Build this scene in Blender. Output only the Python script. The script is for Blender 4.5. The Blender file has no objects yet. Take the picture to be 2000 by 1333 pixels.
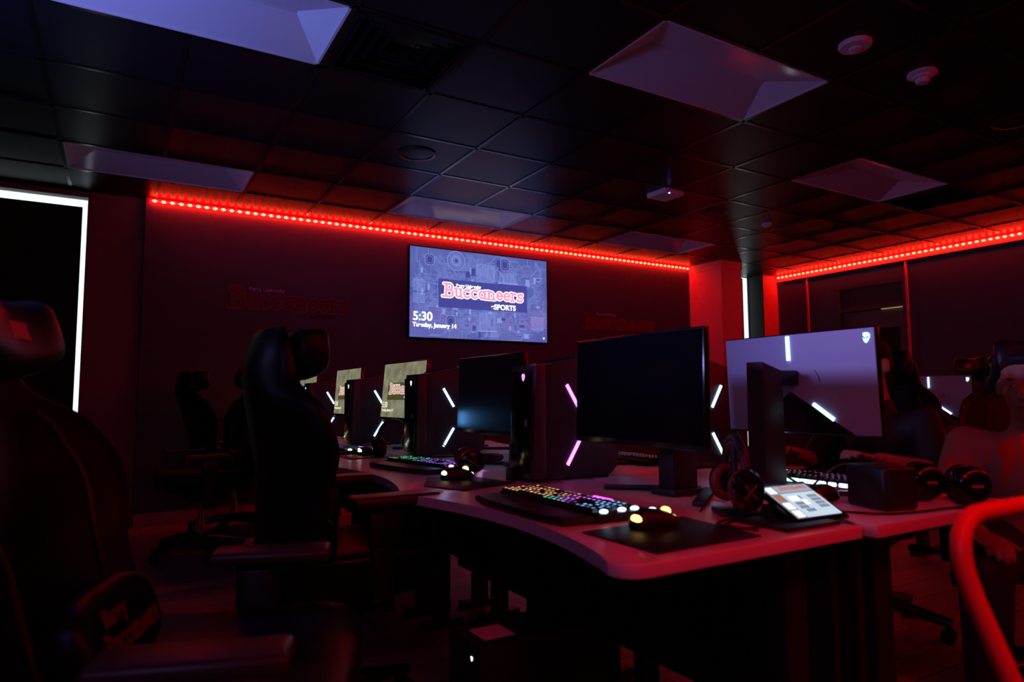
import bpy, bmesh, math, random
from mathutils import Vector, Matrix, Euler
random.seed(7)
C = bpy.context.scene.collection
R = math.radians
PI = math.pi
H = 2.74            # ceiling height
CX, CY, CS = 1.43, 1.491, 0.61   # ceiling grid origin and pitch
DT = 0.755          # desk top height

# ------------------------------------------------------------------ materials
def nodes(m):
    m.use_nodes = True
    return m.node_tree.nodes, m.node_tree.links, m.node_tree.nodes['Principled BSDF']
MATS = {}
def mat(name, col=(.5,.5,.5), rough=.5, metal=0., spec=.5, em=None, es=0., coat=0., noise=0., nscale=20., bump=0., bscale=200.):
    if name in MATS: return MATS[name]
    m = bpy.data.materials.new(name); MATS[name] = m
    n, l, b = nodes(m)
    b.inputs['Base Color'].default_value = (*col, 1)
    b.inputs['Roughness'].default_value = rough
    b.inputs['Metallic'].default_value = metal
    b.inputs['Specular IOR Level'].default_value = spec
    b.inputs['Coat Weight'].default_value = coat
    if em:
        b.inputs['Emission Color'].default_value = (*em, 1)
        b.inputs['Emission Strength'].default_value = es
    if noise or bump:
        tc = n.new('ShaderNodeTexCoord')
    if noise:
        t = n.new('ShaderNodeTexNoise'); t.inputs['Scale'].default_value = nscale; t.inputs['Detail'].default_value = 4
        l.new(tc.outputs['Object'], t.inputs['Vector'])
        r = n.new('ShaderNodeMapRange'); r.inputs['To Min'].default_value = 1-noise; r.inputs['To Max'].default_value = 1+noise
        l.new(t.outputs['Fac'], r.inputs['Value'])
        mx = n.new('ShaderNodeMix'); mx.data_type = 'RGBA'; mx.blend_type = 'MULTIPLY'; mx.inputs[0].default_value = 1
        mx.inputs[6].default_value = (*col, 1)
        l.new(r.outputs['Result'], mx.inputs[7]); l.new(mx.outputs[2], b.inputs['Base Color'])
    if bump:
        t2 = n.new('ShaderNodeTexNoise'); t2.inputs['Scale'].default_value = bscale
        l.new(tc.outputs['Object'], t2.inputs['Vector'])
        bp = n.new('ShaderNodeBump'); bp.inputs['Strength'].default_value = bump; bp.inputs['Distance'].default_value = .002
        l.new(t2.outputs['Fac'], bp.inputs['Height']); l.new(bp.outputs['Normal'], b.inputs['Normal'])
    return m
def emis(name, col, s, rough=.4):
    return mat(name, (.02,.02,.02), rough, em=col, es=s)
def objcolor_emit(name, s):
    m = bpy.data.materials.new(name); MATS[name] = m
    n, l, b = nodes(m)
    b.inputs['Base Color'].default_value = (.02,.02,.02,1)
    oi = n.new('ShaderNodeObjectInfo')
    l.new(oi.outputs['Color'], b.inputs['Emission Color']); b.inputs['Emission Strength'].default_value = s
    return m
def weave(name, col, rough, amt, sx, sz):
    m = bpy.data.materials.new(name); MATS[name] = m
    n, l, b = nodes(m)
    tc = n.new('ShaderNodeTexCoord'); out = None
    for ax, sc in (('X', sx), ('Z', sz)):
        w = n.new('ShaderNodeTexWave'); w.wave_type = 'BANDS'; w.bands_direction = ax
        w.inputs['Scale'].default_value = sc; w.inputs['Distortion'].default_value = 1.2; w.inputs['Detail'].default_value = 3
        l.new(tc.outputs['Object'], w.inputs['Vector'])
        if out is None: out = w.outputs['Fac']
        else:
            ad = n.new('ShaderNodeMath'); ad.operation = 'ADD'
            l.new(out, ad.inputs[0]); l.new(w.outputs['Fac'], ad.inputs[1]); out = ad.outputs[0]
    r = n.new('ShaderNodeMapRange'); r.inputs['From Max'].default_value = 2; r.inputs['To Min'].default_value = 1-amt; r.inputs['To Max'].default_value = 1+amt
    l.new(out, r.inputs['Value'])
    mx = n.new('ShaderNodeMix'); mx.data_type = 'RGBA'; mx.blend_type = 'MULTIPLY'; mx.inputs[0].default_value = 1
    mx.inputs[6].default_value = (*col, 1); l.new(r.outputs['Result'], mx.inputs[7]); l.new(mx.outputs[2], b.inputs['Base Color'])
    b.inputs['Roughness'].default_value = rough
    bp = n.new('ShaderNodeBump'); bp.inputs['Strength'].default_value = .3; bp.inputs['Distance'].default_value = .002
    l.new(out, bp.inputs['Height']); l.new(bp.outputs['Normal'], b.inputs['Normal'])
    return m
def planks(name):
    m = bpy.data.materials.new(name); MATS[name] = m
    n, l, b = nodes(m)
    tc = n.new('ShaderNodeTexCoord'); br = n.new('ShaderNodeTexBrick')
    br.inputs['Scale'].default_value = 1; br.inputs['Brick Width'].default_value = 1.2; br.inputs['Row Height'].default_value = .18
    br.inputs['Mortar Size'].default_value = .003
    br.inputs['Color1'].default_value = (.20,.18,.18,1); br.inputs['Color2'].default_value = (.34,.30,.29,1); br.inputs['Mortar'].default_value = (.03,.03,.03,1)
    l.new(tc.outputs['Object'], br.inputs['Vector'])
    mp = n.new('ShaderNodeMapping'); mp.inputs['Scale'].default_value = (2, 30, 1); l.new(tc.outputs['Object'], mp.inputs['Vector'])
    ns = n.new('ShaderNodeTexNoise'); ns.inputs['Scale'].default_value = 2; ns.inputs['Detail'].default_value = 6; l.new(mp.outputs['Vector'], ns.inputs['Vector'])
    mx = n.new('ShaderNodeMix'); mx.data_type = 'RGBA'; mx.blend_type = 'MULTIPLY'; mx.inputs[0].default_value = .6
    l.new(br.outputs['Color'], mx.inputs[6]); l.new(ns.outputs['Fac'], mx.inputs[7]); l.new(mx.outputs[2], b.inputs['Base Color'])
    b.inputs['Roughness'].default_value = .5
    return m

M_wallfab = weave('woven_wall_fabric', (.085,.07,.095), .8, .35, 60, 45)
M_wallpaint = mat('dark_wall_paint', (.10,.055,.06), .6, noise=.1)
M_wallpurple = mat('plum_wall_panel', (.050,.055,.105), .65, noise=.08, nscale=3)
M_pier = mat('pier_red_glow_tint', (.26,.08,.085), .55, noise=.05)  # red strip light on the left pier mixed into its base colour
M_column = mat('column_red_glow_tint', (.70,.20,.20), .5, noise=.04)  # red LED glow on column and right pier put into the base colour
M_trimw = mat('trim_red_glow_tint', (.7,.16,.17), .45)  # pale trim, reddened in colour for the strip light falling on it
M_tile = mat('black_ceiling_tile', (.008,.007,.011), .36, spec=.13, noise=.25, nscale=60, bump=.15, bscale=300)
M_tbar = mat('black_grid_bar', (.006,.006,.007), .22, spec=.6)
M_floor = planks('dark_plank_floor')
M_black = mat('matte_black_plastic', (.008,.008,.010), .45)
M_blackg = mat('gloss_black_plastic', (.006,.006,.008), .18)
M_dark = mat('charcoal_plastic', (.02,.02,.024), .4)
M_leather = mat('black_leather', (.004,.0036,.0046), .42, spec=.28, bump=.25, bscale=160)
M_leather2 = mat('dark_red_leather', (.05,.006,.008), .4, bump=.25, bscale=160)
M_chrome = mat('chrome', (.6,.6,.62), .2, metal=1)
M_case = mat('pc_case_panel', (.035,.028,.045), .38, spec=.5)
M_bezel = mat('pc_bezel_satin', (.06,.042,.06), .42)
M_silver = mat('satin_plastic_violet_tint', (.33,.34,.50), .42, spec=.5)  # satin plastic with blue-violet light mixed into its base colour
M_screen = mat('dark_glass_screen', (.004,.004,.007), .12, spec=.5)
M_desk = mat('pale_desk_laminate', (.74,.66,.72), .33, noise=.06, nscale=8)
M_edge = mat('desk_edge_red_glow', (.85,.6,.64), .45)  # redder than the top: red light on the edge put into its colour
M_lens = mat('acrylic_light_lens', (.55,.5,.58), .14, spec=.5)
M_white = mat('white_plastic', (.6,.58,.62), .4)
M_red = mat('red_cushion', (.5,.02,.02), .5)
M_cush = mat('dark_red_cushion', (.15,.010,.012), .55)
M_redtube = mat('red_tube_steel', (.92,.04,.04), .4)  # one even red over the whole tube frame
M_daylight = emis('daylight_pane', (.82,.95,1.), 1.2)
M_blind = mat('black_blind_fabric', (.008,.007,.007), .8)
M_ledtape = emis('red_led_tape', (1.,.0006,.0020), 60.0)
M_ledtape2 = emis('strong_red_led_tape', (1.,.0008,.0014), 55.0)
M_bead = emis('hot_led_bead', (1.,.80,.22), 1.7)
M_barblue = emis('blue_white_light_bar', (.42,.72,1.), 3.0)
M_barmag = emis('magenta_light_bar', (1.,.22,1.), 2.8)
M_logoblue = emis('cyan_logo_light', (.35,.8,1.), 2.6)
M_logomag = emis('magenta_logo_light', (1.,.2,1.), 2.6)
M_warm = emis('warm_mouse_light', (1.,.62,.16), 3.5)
M_purple = emis('purple_light', (.32,.06,1.), 1.0)
M_key = mat('black_keycap', (.012,.012,.014), .5)
M_legend = objcolor_emit('key_legend_light', 1.7)
M_blueled = emis('blue_status_light', (.2,.2,1.), 8)
M_skin1 = mat('light_skin', (.42,.24,.18), .5, noise=.08, nscale=40)
M_skin2 = mat('brown_skin', (.33,.16,.11), .45, noise=.08, nscale=40)
M_hair = mat('black_hair', (.006,.005,.005), .7, spec=.25, bump=.6, bscale=120)
M_jersey = mat('black_jersey', (.008,.008,.01), .7)
M_textw = emis('white_screen_text', (1,1,1), 1.3)
M_pink = emis('pink_screen_letters', (.98,.42,.62), .95)
M_navy = emis('navy_screen_band', (.052,.066,.33), 1.)
M_trace = emis('pale_screen_traces', (.24,.31,.76), 1.)
M_traced = emis('deep_screen_traces', (.05,.065,.30), 1.)
M_wallred = mat('dark_red_lettering', (.22,.010,.010), .5)
M_wallwhite = mat('pale_lettering', (.5,.28,.36), .5)
M_letterline = mat('lettering_outline', (.25,.14,.19), .6)

# ------------------------------------------------------------------ mesh builder
class MB:
    def __init__(s): s.bm = bmesh.new(); s.mi = 0
    def _tag(s, geom):
        for f in geom: f.material_index = s.mi
    def box(s, c, d, rot=None, bev=0., seg=2):
        r = bmesh.ops.create_cube(s.bm, size=1)['verts']
        M = Matrix.Translation(c) @ (rot.to_matrix().to_4x4() if isinstance(rot, Euler) else (rot or Matrix())) @ Matrix.Diagonal((*d, 1))
        bmesh.ops.transform(s.bm, matrix=M, verts=r)
        fs = {f for v in r for f in v.link_faces}
        s._tag(fs)
        if bev:
            es = list({e for v in r for e in v.link_edges})
            g = bmesh.ops.bevel(s.bm, geom=es, offset=bev, segments=seg, affect='EDGES', profile=.5)
            s._tag(g['faces'])
        return s
    def bx(s, x0, x1, y0, y1, z0, z1, bev=0., seg=2):
        return s.box(((x0+x1)/2, (y0+y1)/2, (z0+z1)/2), (x1-x0, y1-y0, z1-z0), None, bev, seg)
    def cyl(s, p0, p1, r0, r1=None, n=20, cap=True):
        p0, p1 = Vector(p0), Vector(p1); d = p1-p0; r1 = r0 if r1 is None else r1
        g = bmesh.ops.create_cone(s.bm, cap_ends=cap, segments=n, radius1=r0, radius2=r1, depth=d.length)['verts']
        q = d.to_track_quat('Z', 'Y').to_matrix().to_4x4()
        bmesh.ops.transform(s.bm, matrix=Matrix.Translation((p0+p1)/2) @ q, verts=g)
        s._tag({f for v in g for f in v.link_faces}); return s
    def ell(s, c, r, rot=None, u=20, v=12):
        g = bmesh.ops.create_uvsphere(s.bm, u_segments=u, v_segments=v, radius=1)['verts']
        M = Matrix.Translation(c) @ (rot.to_matrix().to_4x4() if rot else Matrix()) @ Matrix.Diagonal((*r, 1))
        bmesh.ops.transform(s.bm, matrix=M, verts=g)
        s._tag({f for v_ in g for f in v_.link_faces}); return g
    def cap(s, p0, p1, r0, r1):     # tapered capsule
        p0, p1 = Vector(p0), Vector(p1)
        s.cyl(p0, p1, r0, r1, 14); s.ell(p0, (r0,)*3, None, 14, 10); s.ell(p1, (r1,)*3, None, 14, 10); return s
    def tube(s, pts, r, n=10, closed=False):
        pts = [Vector(p) for p in pts]; rings = []; N = len(pts); ref = None
        for i, p in enumerate(pts):
            a = pts[i-1] if (i or closed) else p; b = pts[(i+1) % N] if (i < N-1 or closed) else p
            t = (b-a).normalized()
            if ref is None:
                ref = Vector((0,0,1)) if abs(t.z) < .9 else Vector((1,0,0))
            x = t.cross(ref)
            if x.length < 1e-5: x = t.cross(Vector((0,1,0)))
            x.normalize(); y = x.cross(t); ref = y
            rr = r[i] if isinstance(r, (list, tuple)) else r
            rings.append([s.bm.verts.new(p + (x*math.cos(2*PI*k/n) + y*math.sin(2*PI*k/n))*rr) for k in range(n)])
        fs = []
        for i in range(N if closed else N-1):
            A, B = rings[i], rings[(i+1) % N]
            for k in range(n): fs.append(s.bm.faces.new((A[k], A[(k+1) % n], B[(k+1) % n], B[k])))
        if not closed:
            fs.append(s.bm.faces.new(rings[0][::-1])); fs.append(s.bm.faces.new(rings[-1]))
        s._tag(fs); return s
    def lathe(s, prof, n=32, M=None):
        rings = []
        for (r, z) in prof:
            rings.append([s.bm.verts.new(((M or Matrix()) @ Vector((max(r,1e-4)*math.cos(2*PI*k/n), max(r,1e-4)*math.sin(2*PI*k/n), z)))) for k in range(n)])
        fs = []
        for A, B in zip(rings, rings[1:]):
            for k in range(n): fs.append(s.bm.faces.new((A[k], A[(k+1) % n], B[(k+1) % n], B[k])))
        fs.append(s.bm.faces.new(rings[0][::-1])); fs.append(s.bm.faces.new(rings[-1]))
        s._tag(fs); return s
    def prism(s, poly, z0, z1, M=None, bev=0.):
        M = M or Matrix()
        a = [s.bm.verts.new(M @ Vector((x, y, z0))) for x, y in poly]; b = [s.bm.verts.new(M @ Vector((x, y, z1))) for x, y in poly]
        N = len(poly); fs = [s.bm.faces.new(a[::-1]), s.bm.faces.new(b)]
        for k in range(N): fs.append(s.bm.faces.new((a[k], a[(k+1) % N], b[(k+1) % N], b[k])))
        s._tag(fs)
        if bev:
            es = list({e for f in fs[:2] for e in f.edges})
            g = bmesh.ops.bevel(s.bm, geom=es, offset=bev, segments=2, affect='EDGES', profile=.5); s._tag(g['faces'])
        return s
    def poly(s, pts):
        f = s.bm.faces.new([s.bm.verts.new(p) for p in pts]); s._tag([f]); return s
    def grid(s, fn, nu, nv):
        V = [[s.bm.verts.new(fn(i/(nu-1), j/(nv-1))) for i in range(nu)] for j in range(nv)]
        fs = [s.bm.faces.new((V[j][i], V[j][i+1], V[j+1][i+1], V[j+1][i])) for j in range(nv-1) for i in range(nu-1)]
        s._tag(fs); return V
    def build(s, name, mats, parent=None, smooth=True, sub=0, ang=40):
        bmesh.ops.recalc_face_normals(s.bm, faces=s.bm.faces)
        me = bpy.data.meshes.new(name); s.bm.to_mesh(me); s.bm.free()
        for m in (mats if isinstance(mats, (list, tuple)) else [mats]): me.materials.append(m)
        if smooth:
            for p in me.polygons: p.use_smooth = True
            try: me.set_sharp_from_angle(angle=R(ang))
            except Exception: pass
        o = bpy.data.objects.new(name, me); C.objects.link(o)
        if parent: o.parent = parent
        if sub:
            md = o.modifiers.new('Subdivision', 'SUBSURF'); md.levels = sub; md.render_levels = sub
        return o
def se(a, b, c, e1=.5, e2=.5, nu=24, nv=14, warp=None):
    """superellipsoid mesh builder"""
    m = MB(); f = lambda w, e: math.copysign(abs(w)**e, w)
    V = []
    for j in range(nv+1):
        ph = -PI/2 + PI*j/nv; ring = []
        for i in range(nu):
            th = 2*PI*i/nu
            p = Vector((a*f(math.cos(ph),e1)*f(math.cos(th),e2), b*f(math.cos(ph),e1)*f(math.sin(th),e2), c*f(math.sin(ph),e1)))
            ring.append(m.bm.verts.new(warp(p) if warp else p))
        V.append(ring)
    for j in range(nv):
        for i in range(nu): m.bm.faces.new((V[j][i], V[j][(i+1)%nu], V[j+1][(i+1)%nu], V[j+1][i]))
    bmesh.ops.remove_doubles(m.bm, verts=m.bm.verts, dist=1e-5)
    return m
def tag(o, label=None, cat=None, group=None, kind=None):
    if label: o['label'] = label
    if cat: o['category'] = cat
    if group: o['group'] = group
    if kind: o['kind'] = kind
    return o
def thing(name, label, cat, loc=(0,0,0), rz=0, group=None):
    o = bpy.data.objects.new(name, None); C.objects.link(o); o.empty_display_size = .1
    o.location = loc; o.rotation_euler = (0,0,rz)
    return tag(o, label, cat, group)
def struct(o, label=None, cat=None): return tag(o, label, cat, kind='structure')
def copy_tree(o, parent=None):
    c = o.copy(); C.objects.link(c)
    if parent: c.parent = parent
    for ch in list(o.children): copy_tree(ch, c)
    return c
def dup(o, label, loc, rz, group=None):
    c = copy_tree(o); c.location = loc; c.rotation_euler = (0,0,rz); tag(c, label, group=group); return c
def place(o, loc=None, rot=None):
    if loc is not None: o.location = loc
    if rot is not None: o.rotation_euler = rot
    return o
def text(s, size, mt, parent, name, M, align='LEFT', bold=0., ext=.0004, label=None):
    cu = bpy.data.curves.new(name, 'FONT'); cu.body = s; cu.size = size; cu.align_x = align; cu.offset = bold; cu.extrude = ext
    t = bpy.data.objects.new(name, cu); C.objects.link(t)
    bpy.context.view_layer.update()
    me = bpy.data.meshes.new_from_object(t.evaluated_get(bpy.context.evaluated_depsgraph_get()))
    bpy.data.objects.remove(t); bpy.data.curves.remove(cu)
    me.name = name; me.materials.clear(); me.materials.append(mt); me.transform(M)
    o = bpy.data.objects.new(name, me); C.objects.link(o)
    if parent: o.parent = parent
    return o
# ---- slab letter strokes for the team word-mark
def arc(cx, cy, rx, ry, a0, a1, n=14):
    return [(cx+rx*math.cos(R(a0+(a1-a0)*k/n)), cy+ry*math.sin(R(a0+(a1-a0)*k/n))) for k in range(n+1)]
GL = {
 'B': (.86, [[(.2,.02),(.26,1.0)], [(-.04,.02),(.45,.02)], [(.06,1.),(.5,1.)], arc(.46,.76,.2,.235,90,-90), arc(.47,.27,.25,.255,90,-90), [(.25,.53),(.48,.53)]]),
 'u': (.66, [[(.12,.66),(.12,.24)]+arc(.29,.24,.17,.2,180,360)[1:]+[(.46,.66)], [(0,.66),(.14,.66)], [(.34,.66),(.47,.66)], [(.46,.3),(.46,.03),(.56,.03)]]),
 'c': (.60, [arc(.28,.33,.23,.29,45,318), [(.44,.55),(.46,.66)]]),
 'a': (.68, [arc(.27,.33,.21,.28,0,360,18), [(.5,.66),(.5,.03),(.6,.03)]]),
 'n': (.72, [[(.12,.66),(.12,.03)], [(0,.66),(.14,.66)], [(0,.03),(.24,.03)], arc(.31,.42,.19,.2,170,0)+[(.5,.03)], [(.4,.03),(.62,.03)]]),
 'e': (.60, [[(.07,.34),(.48,.34)]+arc(.28,.34,.21,.28,0,318)]),
 'r': (.52, [[(.12,.66),(.12,.03)], [(0,.66),(.14,.66)], [(0,.03),(.26,.03)], arc(.31,.42,.19,.2,165,50)]),
 's': (.52, [[(.43,.52)]+arc(.26,.48,.16,.14,40,270,10)+arc(.26,.18,.17,.15,90,-140,10), [(.43,.5),(.44,.64)], [(.08,.18),(.06,.04)]]),
}
def stroke_mesh(word, wd, size, M, z):
    m = MB(); x = 0
    cnt = [0]
    def P(p, dx): return M @ Vector(((p[0]+dx)*size, p[1]*size, z+cnt[0]*size*6e-5))
    for ch in word:
        adv, paths = GL[ch]
        for path in paths:
            for a, b in zip(path, path[1:]):
                cnt[0] += 1
                a_, b_ = Vector(a), Vector(b); d = b_-a_
                if d.length < 1e-6: continue
                n = Vector((-d.y, d.x)).normalized()*wd/2
                m.poly([P(a_+n, x), P(a_-n, x), P(b_-n, x), P(b_+n, x)])
            for p in path:
                cnt[0] += 1
                m.poly([P((p[0]+wd/2*math.cos(k*PI/5), p[1]+wd/2*math.sin(k*PI/5)), x) for k in range(10)])
        x += adv
    return m, x*size
def wordmark(parent, size, M, mt, mo, name='team_lettering', wd=.17, wo=.30, z=.001):
    m, w = stroke_mesh('Buccaneers', wo, size, M, z); o = m.build('lettering_outline', mo, parent, False)
    m2, w = stroke_mesh('Buccaneers', wd, size, M, z*2); m2.build(name, mt, parent, False)
    return w
MARKW = sum(GL[c][0] for c in 'Buccaneers')

def basis(origin, xdir, ydir):
    x = Vector(xdir).normalized(); y = Vector(ydir).normalized(); z = x.cross(y)
    M = Matrix.Identity(4)
    for i, v in enumerate((x, y, z)):
        for k in range(3): M[k][i] = v[k]
    M.translation = Vector(origin); return M

# ================================================================== room
XL, XR, YB, YF = -3.2, 8.06, -.55, 6.29
struct(MB().bx(XL-.1, XR+.1, YB-.1, 7.0, -.06, 0).build('floor', M_floor, smooth=False), 'dark wood plank floor', 'floor')
# ceiling: tile cells with openings for the troffers, vents
LIGHTS = [(-3,2),(1,1),(-3,6),(1,6),(5,6),(5,2)]
VENTS = [(-1,2),(7,2)]
hole = {(i+k, j) for i, j in LIGHTS for k in (0,1)} | set(VENTS)
m = MB()
for i in range(-8, 12):
    for j in range(-4, 9):
        if (i, j) in hole: continue
        x0, x1 = max(CX+i*CS, XL), min(CX+(i+1)*CS, XR); y0, y1 = max(CY+j*CS, YB), min(CY+(j+1)*CS, 6.9)
        if x1-x0 < .01 or y1-y0 < .01: continue
        m.poly([(x0,y0,H),(x1,y0,H),(x1,y1,H),(x0,y1,H)])
bmesh.ops.remove_doubles(m.bm, verts=m.bm.verts, dist=.0005)
struct(m.build('ceiling', M_tile, smooth=False), 'black suspended tile ceiling', 'ceiling')
struct(MB().bx(XL-.1, XR+.1, YB-.1, 7.0, H+.3, H+.35).build('ceiling_deck', M_black, smooth=False), 'dark slab above the ceiling tiles', 'ceiling')
m = MB()
for i in range(-8, 12):
    x = CX+i*CS
    if not XL < x < XR: continue
    cuts = sorted((CY+jj*CS, CY+(jj+1)*CS) for ii, jj in LIGHTS if ii == i-1); y = YB
    for a, b in cuts+[(6.9, 6.9)]:
        m.bx(x-.012, x+.012, y, a, H-.004, H+.02); y = b
for j in range(-4, 9):
    y = CY+j*CS
    if YB < y < 6.9: m.bx(XL, XR, y-.012, y+.012, H-.004, H+.02)
struct(m.build('trim_ceiling_grid', M_tbar, smooth=False), 'black metal bars of the ceiling grid', 'ceiling grid')
# far wall pieces
struct(MB().bx(.13, 6.41, YF, 6.62, 0, H).build('wall_far', M_wallfab, smooth=False), 'dark woven fabric wall behind the television', 'wall')
struct(MB().bx(-.28, .129, 6.35, 6.62, 0, H).build('wall_pier_left', M_pier, smooth=False), 'dim red-lit pier between blacked-out window and television wall', 'wall')
struct(MB().bx(XL, -2.6, 6.35, 6.62, 0, H).bx(-2.6, -.281, 6.42, 6.62, 0, .3).build('wall_far_left', M_wallpaint, smooth=False), 'dark wall around the left window', 'wall')
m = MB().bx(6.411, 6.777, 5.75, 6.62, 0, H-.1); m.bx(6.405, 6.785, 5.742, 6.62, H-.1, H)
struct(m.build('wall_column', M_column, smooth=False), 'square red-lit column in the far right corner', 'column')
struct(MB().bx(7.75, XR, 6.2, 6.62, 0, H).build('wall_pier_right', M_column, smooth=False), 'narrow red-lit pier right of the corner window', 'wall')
struct(MB().bx(6.778, 7.749, 6.42, 6.62, 0, .3).build('wall_sill_right', M_wallpaint, smooth=False), 'low dark wall under the corner window', 'wall')
def window(name, x0, x1, gap, label, yp=6.60, top=.10):
    t = struct(thing(name, label, 'window'))
    MB().bx(x0, x1, yp, yp+.01, .3, H-.01).build('glass_pane', M_daylight, t, False)
    m = MB(); 
    for a, b in ((x0, x0+.03), (x1-.012, x1-.002)): m.bx(a, b, yp-.012, yp, .3, H-.01)
    m.bx(x0, x1, yp-.012, yp, .3, .34)
    m.build('window_frame', M_dark, t, False)
    yb = min(6.47, yp-.03); bl = MB().bx(x0+.01, x1-gap, yb, yb+.004, .3, H-top); bl.build('roller_blind', M_blind, t, False)
    MB().bx(x0+.01, x1-gap-.01, yb-.005, yb+.008, .28, .31).build('hem_bar', M_dark, t, False)
struct(MB().bx(-2.6, -.281, 6.35, 6.45, 2.69, H-.005).build('trim_window_head', mat('grey_soffit', (.2,.19,.19), .6), smooth=False), 'grey soffit above the left window', 'trim')
window('window_1', -2.6, -.281, .042, 'left window covered by a black blind with daylight at its edge', 6.60, .105)
struct(MB().bx(7.732, 7.7492, 6.2, 6.6, .3, H-.002).build('trim_reveal_shade', M_blind, smooth=False), 'added dark sheet for the shaded window reveal beside the right pier', 'trim')  # dark sheet added so the window reveal looks shaded
window('window_2', 6.778, 7.731, .135, 'corner window behind the column with a bright daylight slit', 6.455, .03)
# right wall with door opening
m = MB(); 
m.bx(XR, XR+.12, YB, 4.40, 0, H); m.bx(XR, XR+.12, 5.30, 6.62, 0, H); m.bx(XR, XR+.12, 4.40, 5.30, 2.46, H)
struct(m.build('wall_right', M_wallpurple, smooth=False), 'dark plum right-hand wall', 'wall')
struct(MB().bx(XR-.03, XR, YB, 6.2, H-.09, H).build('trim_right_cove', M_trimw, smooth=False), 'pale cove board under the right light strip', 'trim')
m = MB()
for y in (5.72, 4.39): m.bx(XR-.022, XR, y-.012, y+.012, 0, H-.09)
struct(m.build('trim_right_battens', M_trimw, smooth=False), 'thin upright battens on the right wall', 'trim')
t = struct(thing('door_1', 'dark door with transom in the right wall', 'door'))
m = MB(); m.bx(XR-.012, XR+.08, 5.25, 5.30, 0, 2.46); m.bx(XR-.012, XR+.08, 4.40, 4.45, 0, 2.46); m.bx(XR-.012, XR+.08, 4.45, 5.25, 2.41, 2.46); m.bx(XR-.012, XR+.08, 4.45, 5.25, 2.11, 2.16)
m.build('door_frame', mat('door_frame_paint', (.06,.045,.06), .45), t, False)
MB().bx(XR+.03, XR+.05, 4.45, 5.25, 2.16, 2.41).build('transom_panel', M_wallpaint, t, False)
MB().bx(XR+.03, XR+.07, 4.455, 5.245, .01, 2.10).build('door_leaf', mat('grey_door', (.13,.11,.11), .5), t, False)
MB().bx(XR+.022, XR+.032, 4.52, 5.12, .95, 1.87).build('door_window', mat('door_glass', (.012,.008,.01), .15), t, False)
MB().bx(XR+.0, XR+.02, 4.455, 4.72, 2.098, 2.108).build('light_leak', emis('door_light_leak', (.7,.6,.2), .35), t, False)
h = MB().cyl((XR+.03,5.17,1.0),(XR-.03,5.17,1.0),.012).cyl((XR-.03,5.17,1.0),(XR-.03,5.05,1.0),.01); h.build('door_handle', M_chrome, t)
struct(MB().bx(XL, XR, YB-.1, YB, 0, H).build('wall_near', M_wallpaint, smooth=False), 'dark wall behind the camera', 'wall')
struct(MB().bx(XL-.1, XL, YB, 7, 0, H).build('wall_left', M_wallpaint, smooth=False), 'dark left-hand wall', 'wall')
struct(MB().bx(XL, XR+.1, 6.621, 6.7, 0, H).build('wall_outer', M_black, smooth=False), 'outer wall behind the windows', 'wall')
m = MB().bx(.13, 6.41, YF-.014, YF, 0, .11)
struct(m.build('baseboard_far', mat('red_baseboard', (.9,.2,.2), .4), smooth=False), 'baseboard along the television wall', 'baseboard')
struct(MB().bx(XR-.014, XR, YB, 4.37, 0, .11).build('baseboard_right', M_wallpaint, smooth=False), 'baseboard along the right wall', 'baseboard')

# ---- LED strips
def led_strip(label, p0, p1, out, n0, n1, step, face):
    p0, p1 = Vector(p0), Vector(p1); d = (p1-p0); L = d.length; d.normalize(); out = Vector(out)
    t = thing('led_light_strip', label, 'light strip', p0)
    m = MB(); Mr = basis((0,0,0), d, out)
    m.box(d*L/2 + out*.008, (L, .032, .010), Mr); m.build('led_tape', M_ledtape2 if face else M_ledtape, t, False)
    q = None
    for k in range(n0, n1):
        loc = d*(step*(k+.5)) + out*.024 + Vector((0,0,-.004))
        if q is None:
            q = MB(); q.ell((0,0,0), (.019,.013,.012), None, 12, 8); q = q.build('led_bead', M_bead, t)
        else:
            q = q.copy(); C.objects.link(q)
        q.location = loc; q.rotation_euler = (0,0,math.atan2(d.y, d.x))
    return t
led_strip('long red light strip with glowing beads above the television wall', (.16, YF-.008, 2.712), (6.39, YF-.008, 2.712), (0,-1,0), 0, 93, .067, 0)
led_strip('red light strip with glowing beads along the right wall', (XR-.038, 6.17, 2.712), (XR-.038, -.4, 2.712), (-1,0,0), 0, 52, .067, 0)
led_strip('red light strip on the wall behind the camera', (.5, YB, 2.712), (XR-.1, YB, 2.712), (0,1,0), 0, 0, .067, 1)

# ---- troffer lights
def troffer(i, j, label):
    x0, y0 = CX+i*CS+.012, CY+j*CS+.012; L, W = 2*CS-.024, CS-.024; d = .075; e = .17
    t = thing('ceiling_light', label, 'ceiling light', (x0+L/2, y0+W/2, H), 0, 'unlit recessed ceiling lights')
    a, b = L/2, W/2
    m = MB()
    A, B, Cc, D = (-a,-b,0), (a,-b,0), (a,b,0), (-a,b,0)
    # shallow hipped basin: long facets, end facets, flat centre strip
    k = .012
    E = [(-a+e,-k,d), (a-e,-k,d), (a-e,k,d), (-a+e,k,d)]
    m.poly([A,B,E[1],E[0]]); m.poly([Cc,D,E[3],E[2]]); m.build('side_lens', M_lens, t, False)
    for q in ([B,Cc,E[2],E[1]], [D,A,E[0],E[3]]): MB().poly(q).build('end_reflector', mat('white_reflector', (.72,.7,.78), .35), t, False)
    m = MB(); m.poly([E[0],E[1],E[2],E[3]]); m.build('centre_lens', M_lens, t, False)
    m = MB()
    for (xa, xb, ya, yb) in ((-a,a,-b-.004,-b+.012), (-a,a,b-.012,b+.004), (-a-.004,-a+.012,-b,b), (a-.012,a+.004,-b,b)): m.bx(xa, xb, ya, yb, -.004, .008)
    m.build('light_frame', M_white, t, False)
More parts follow.
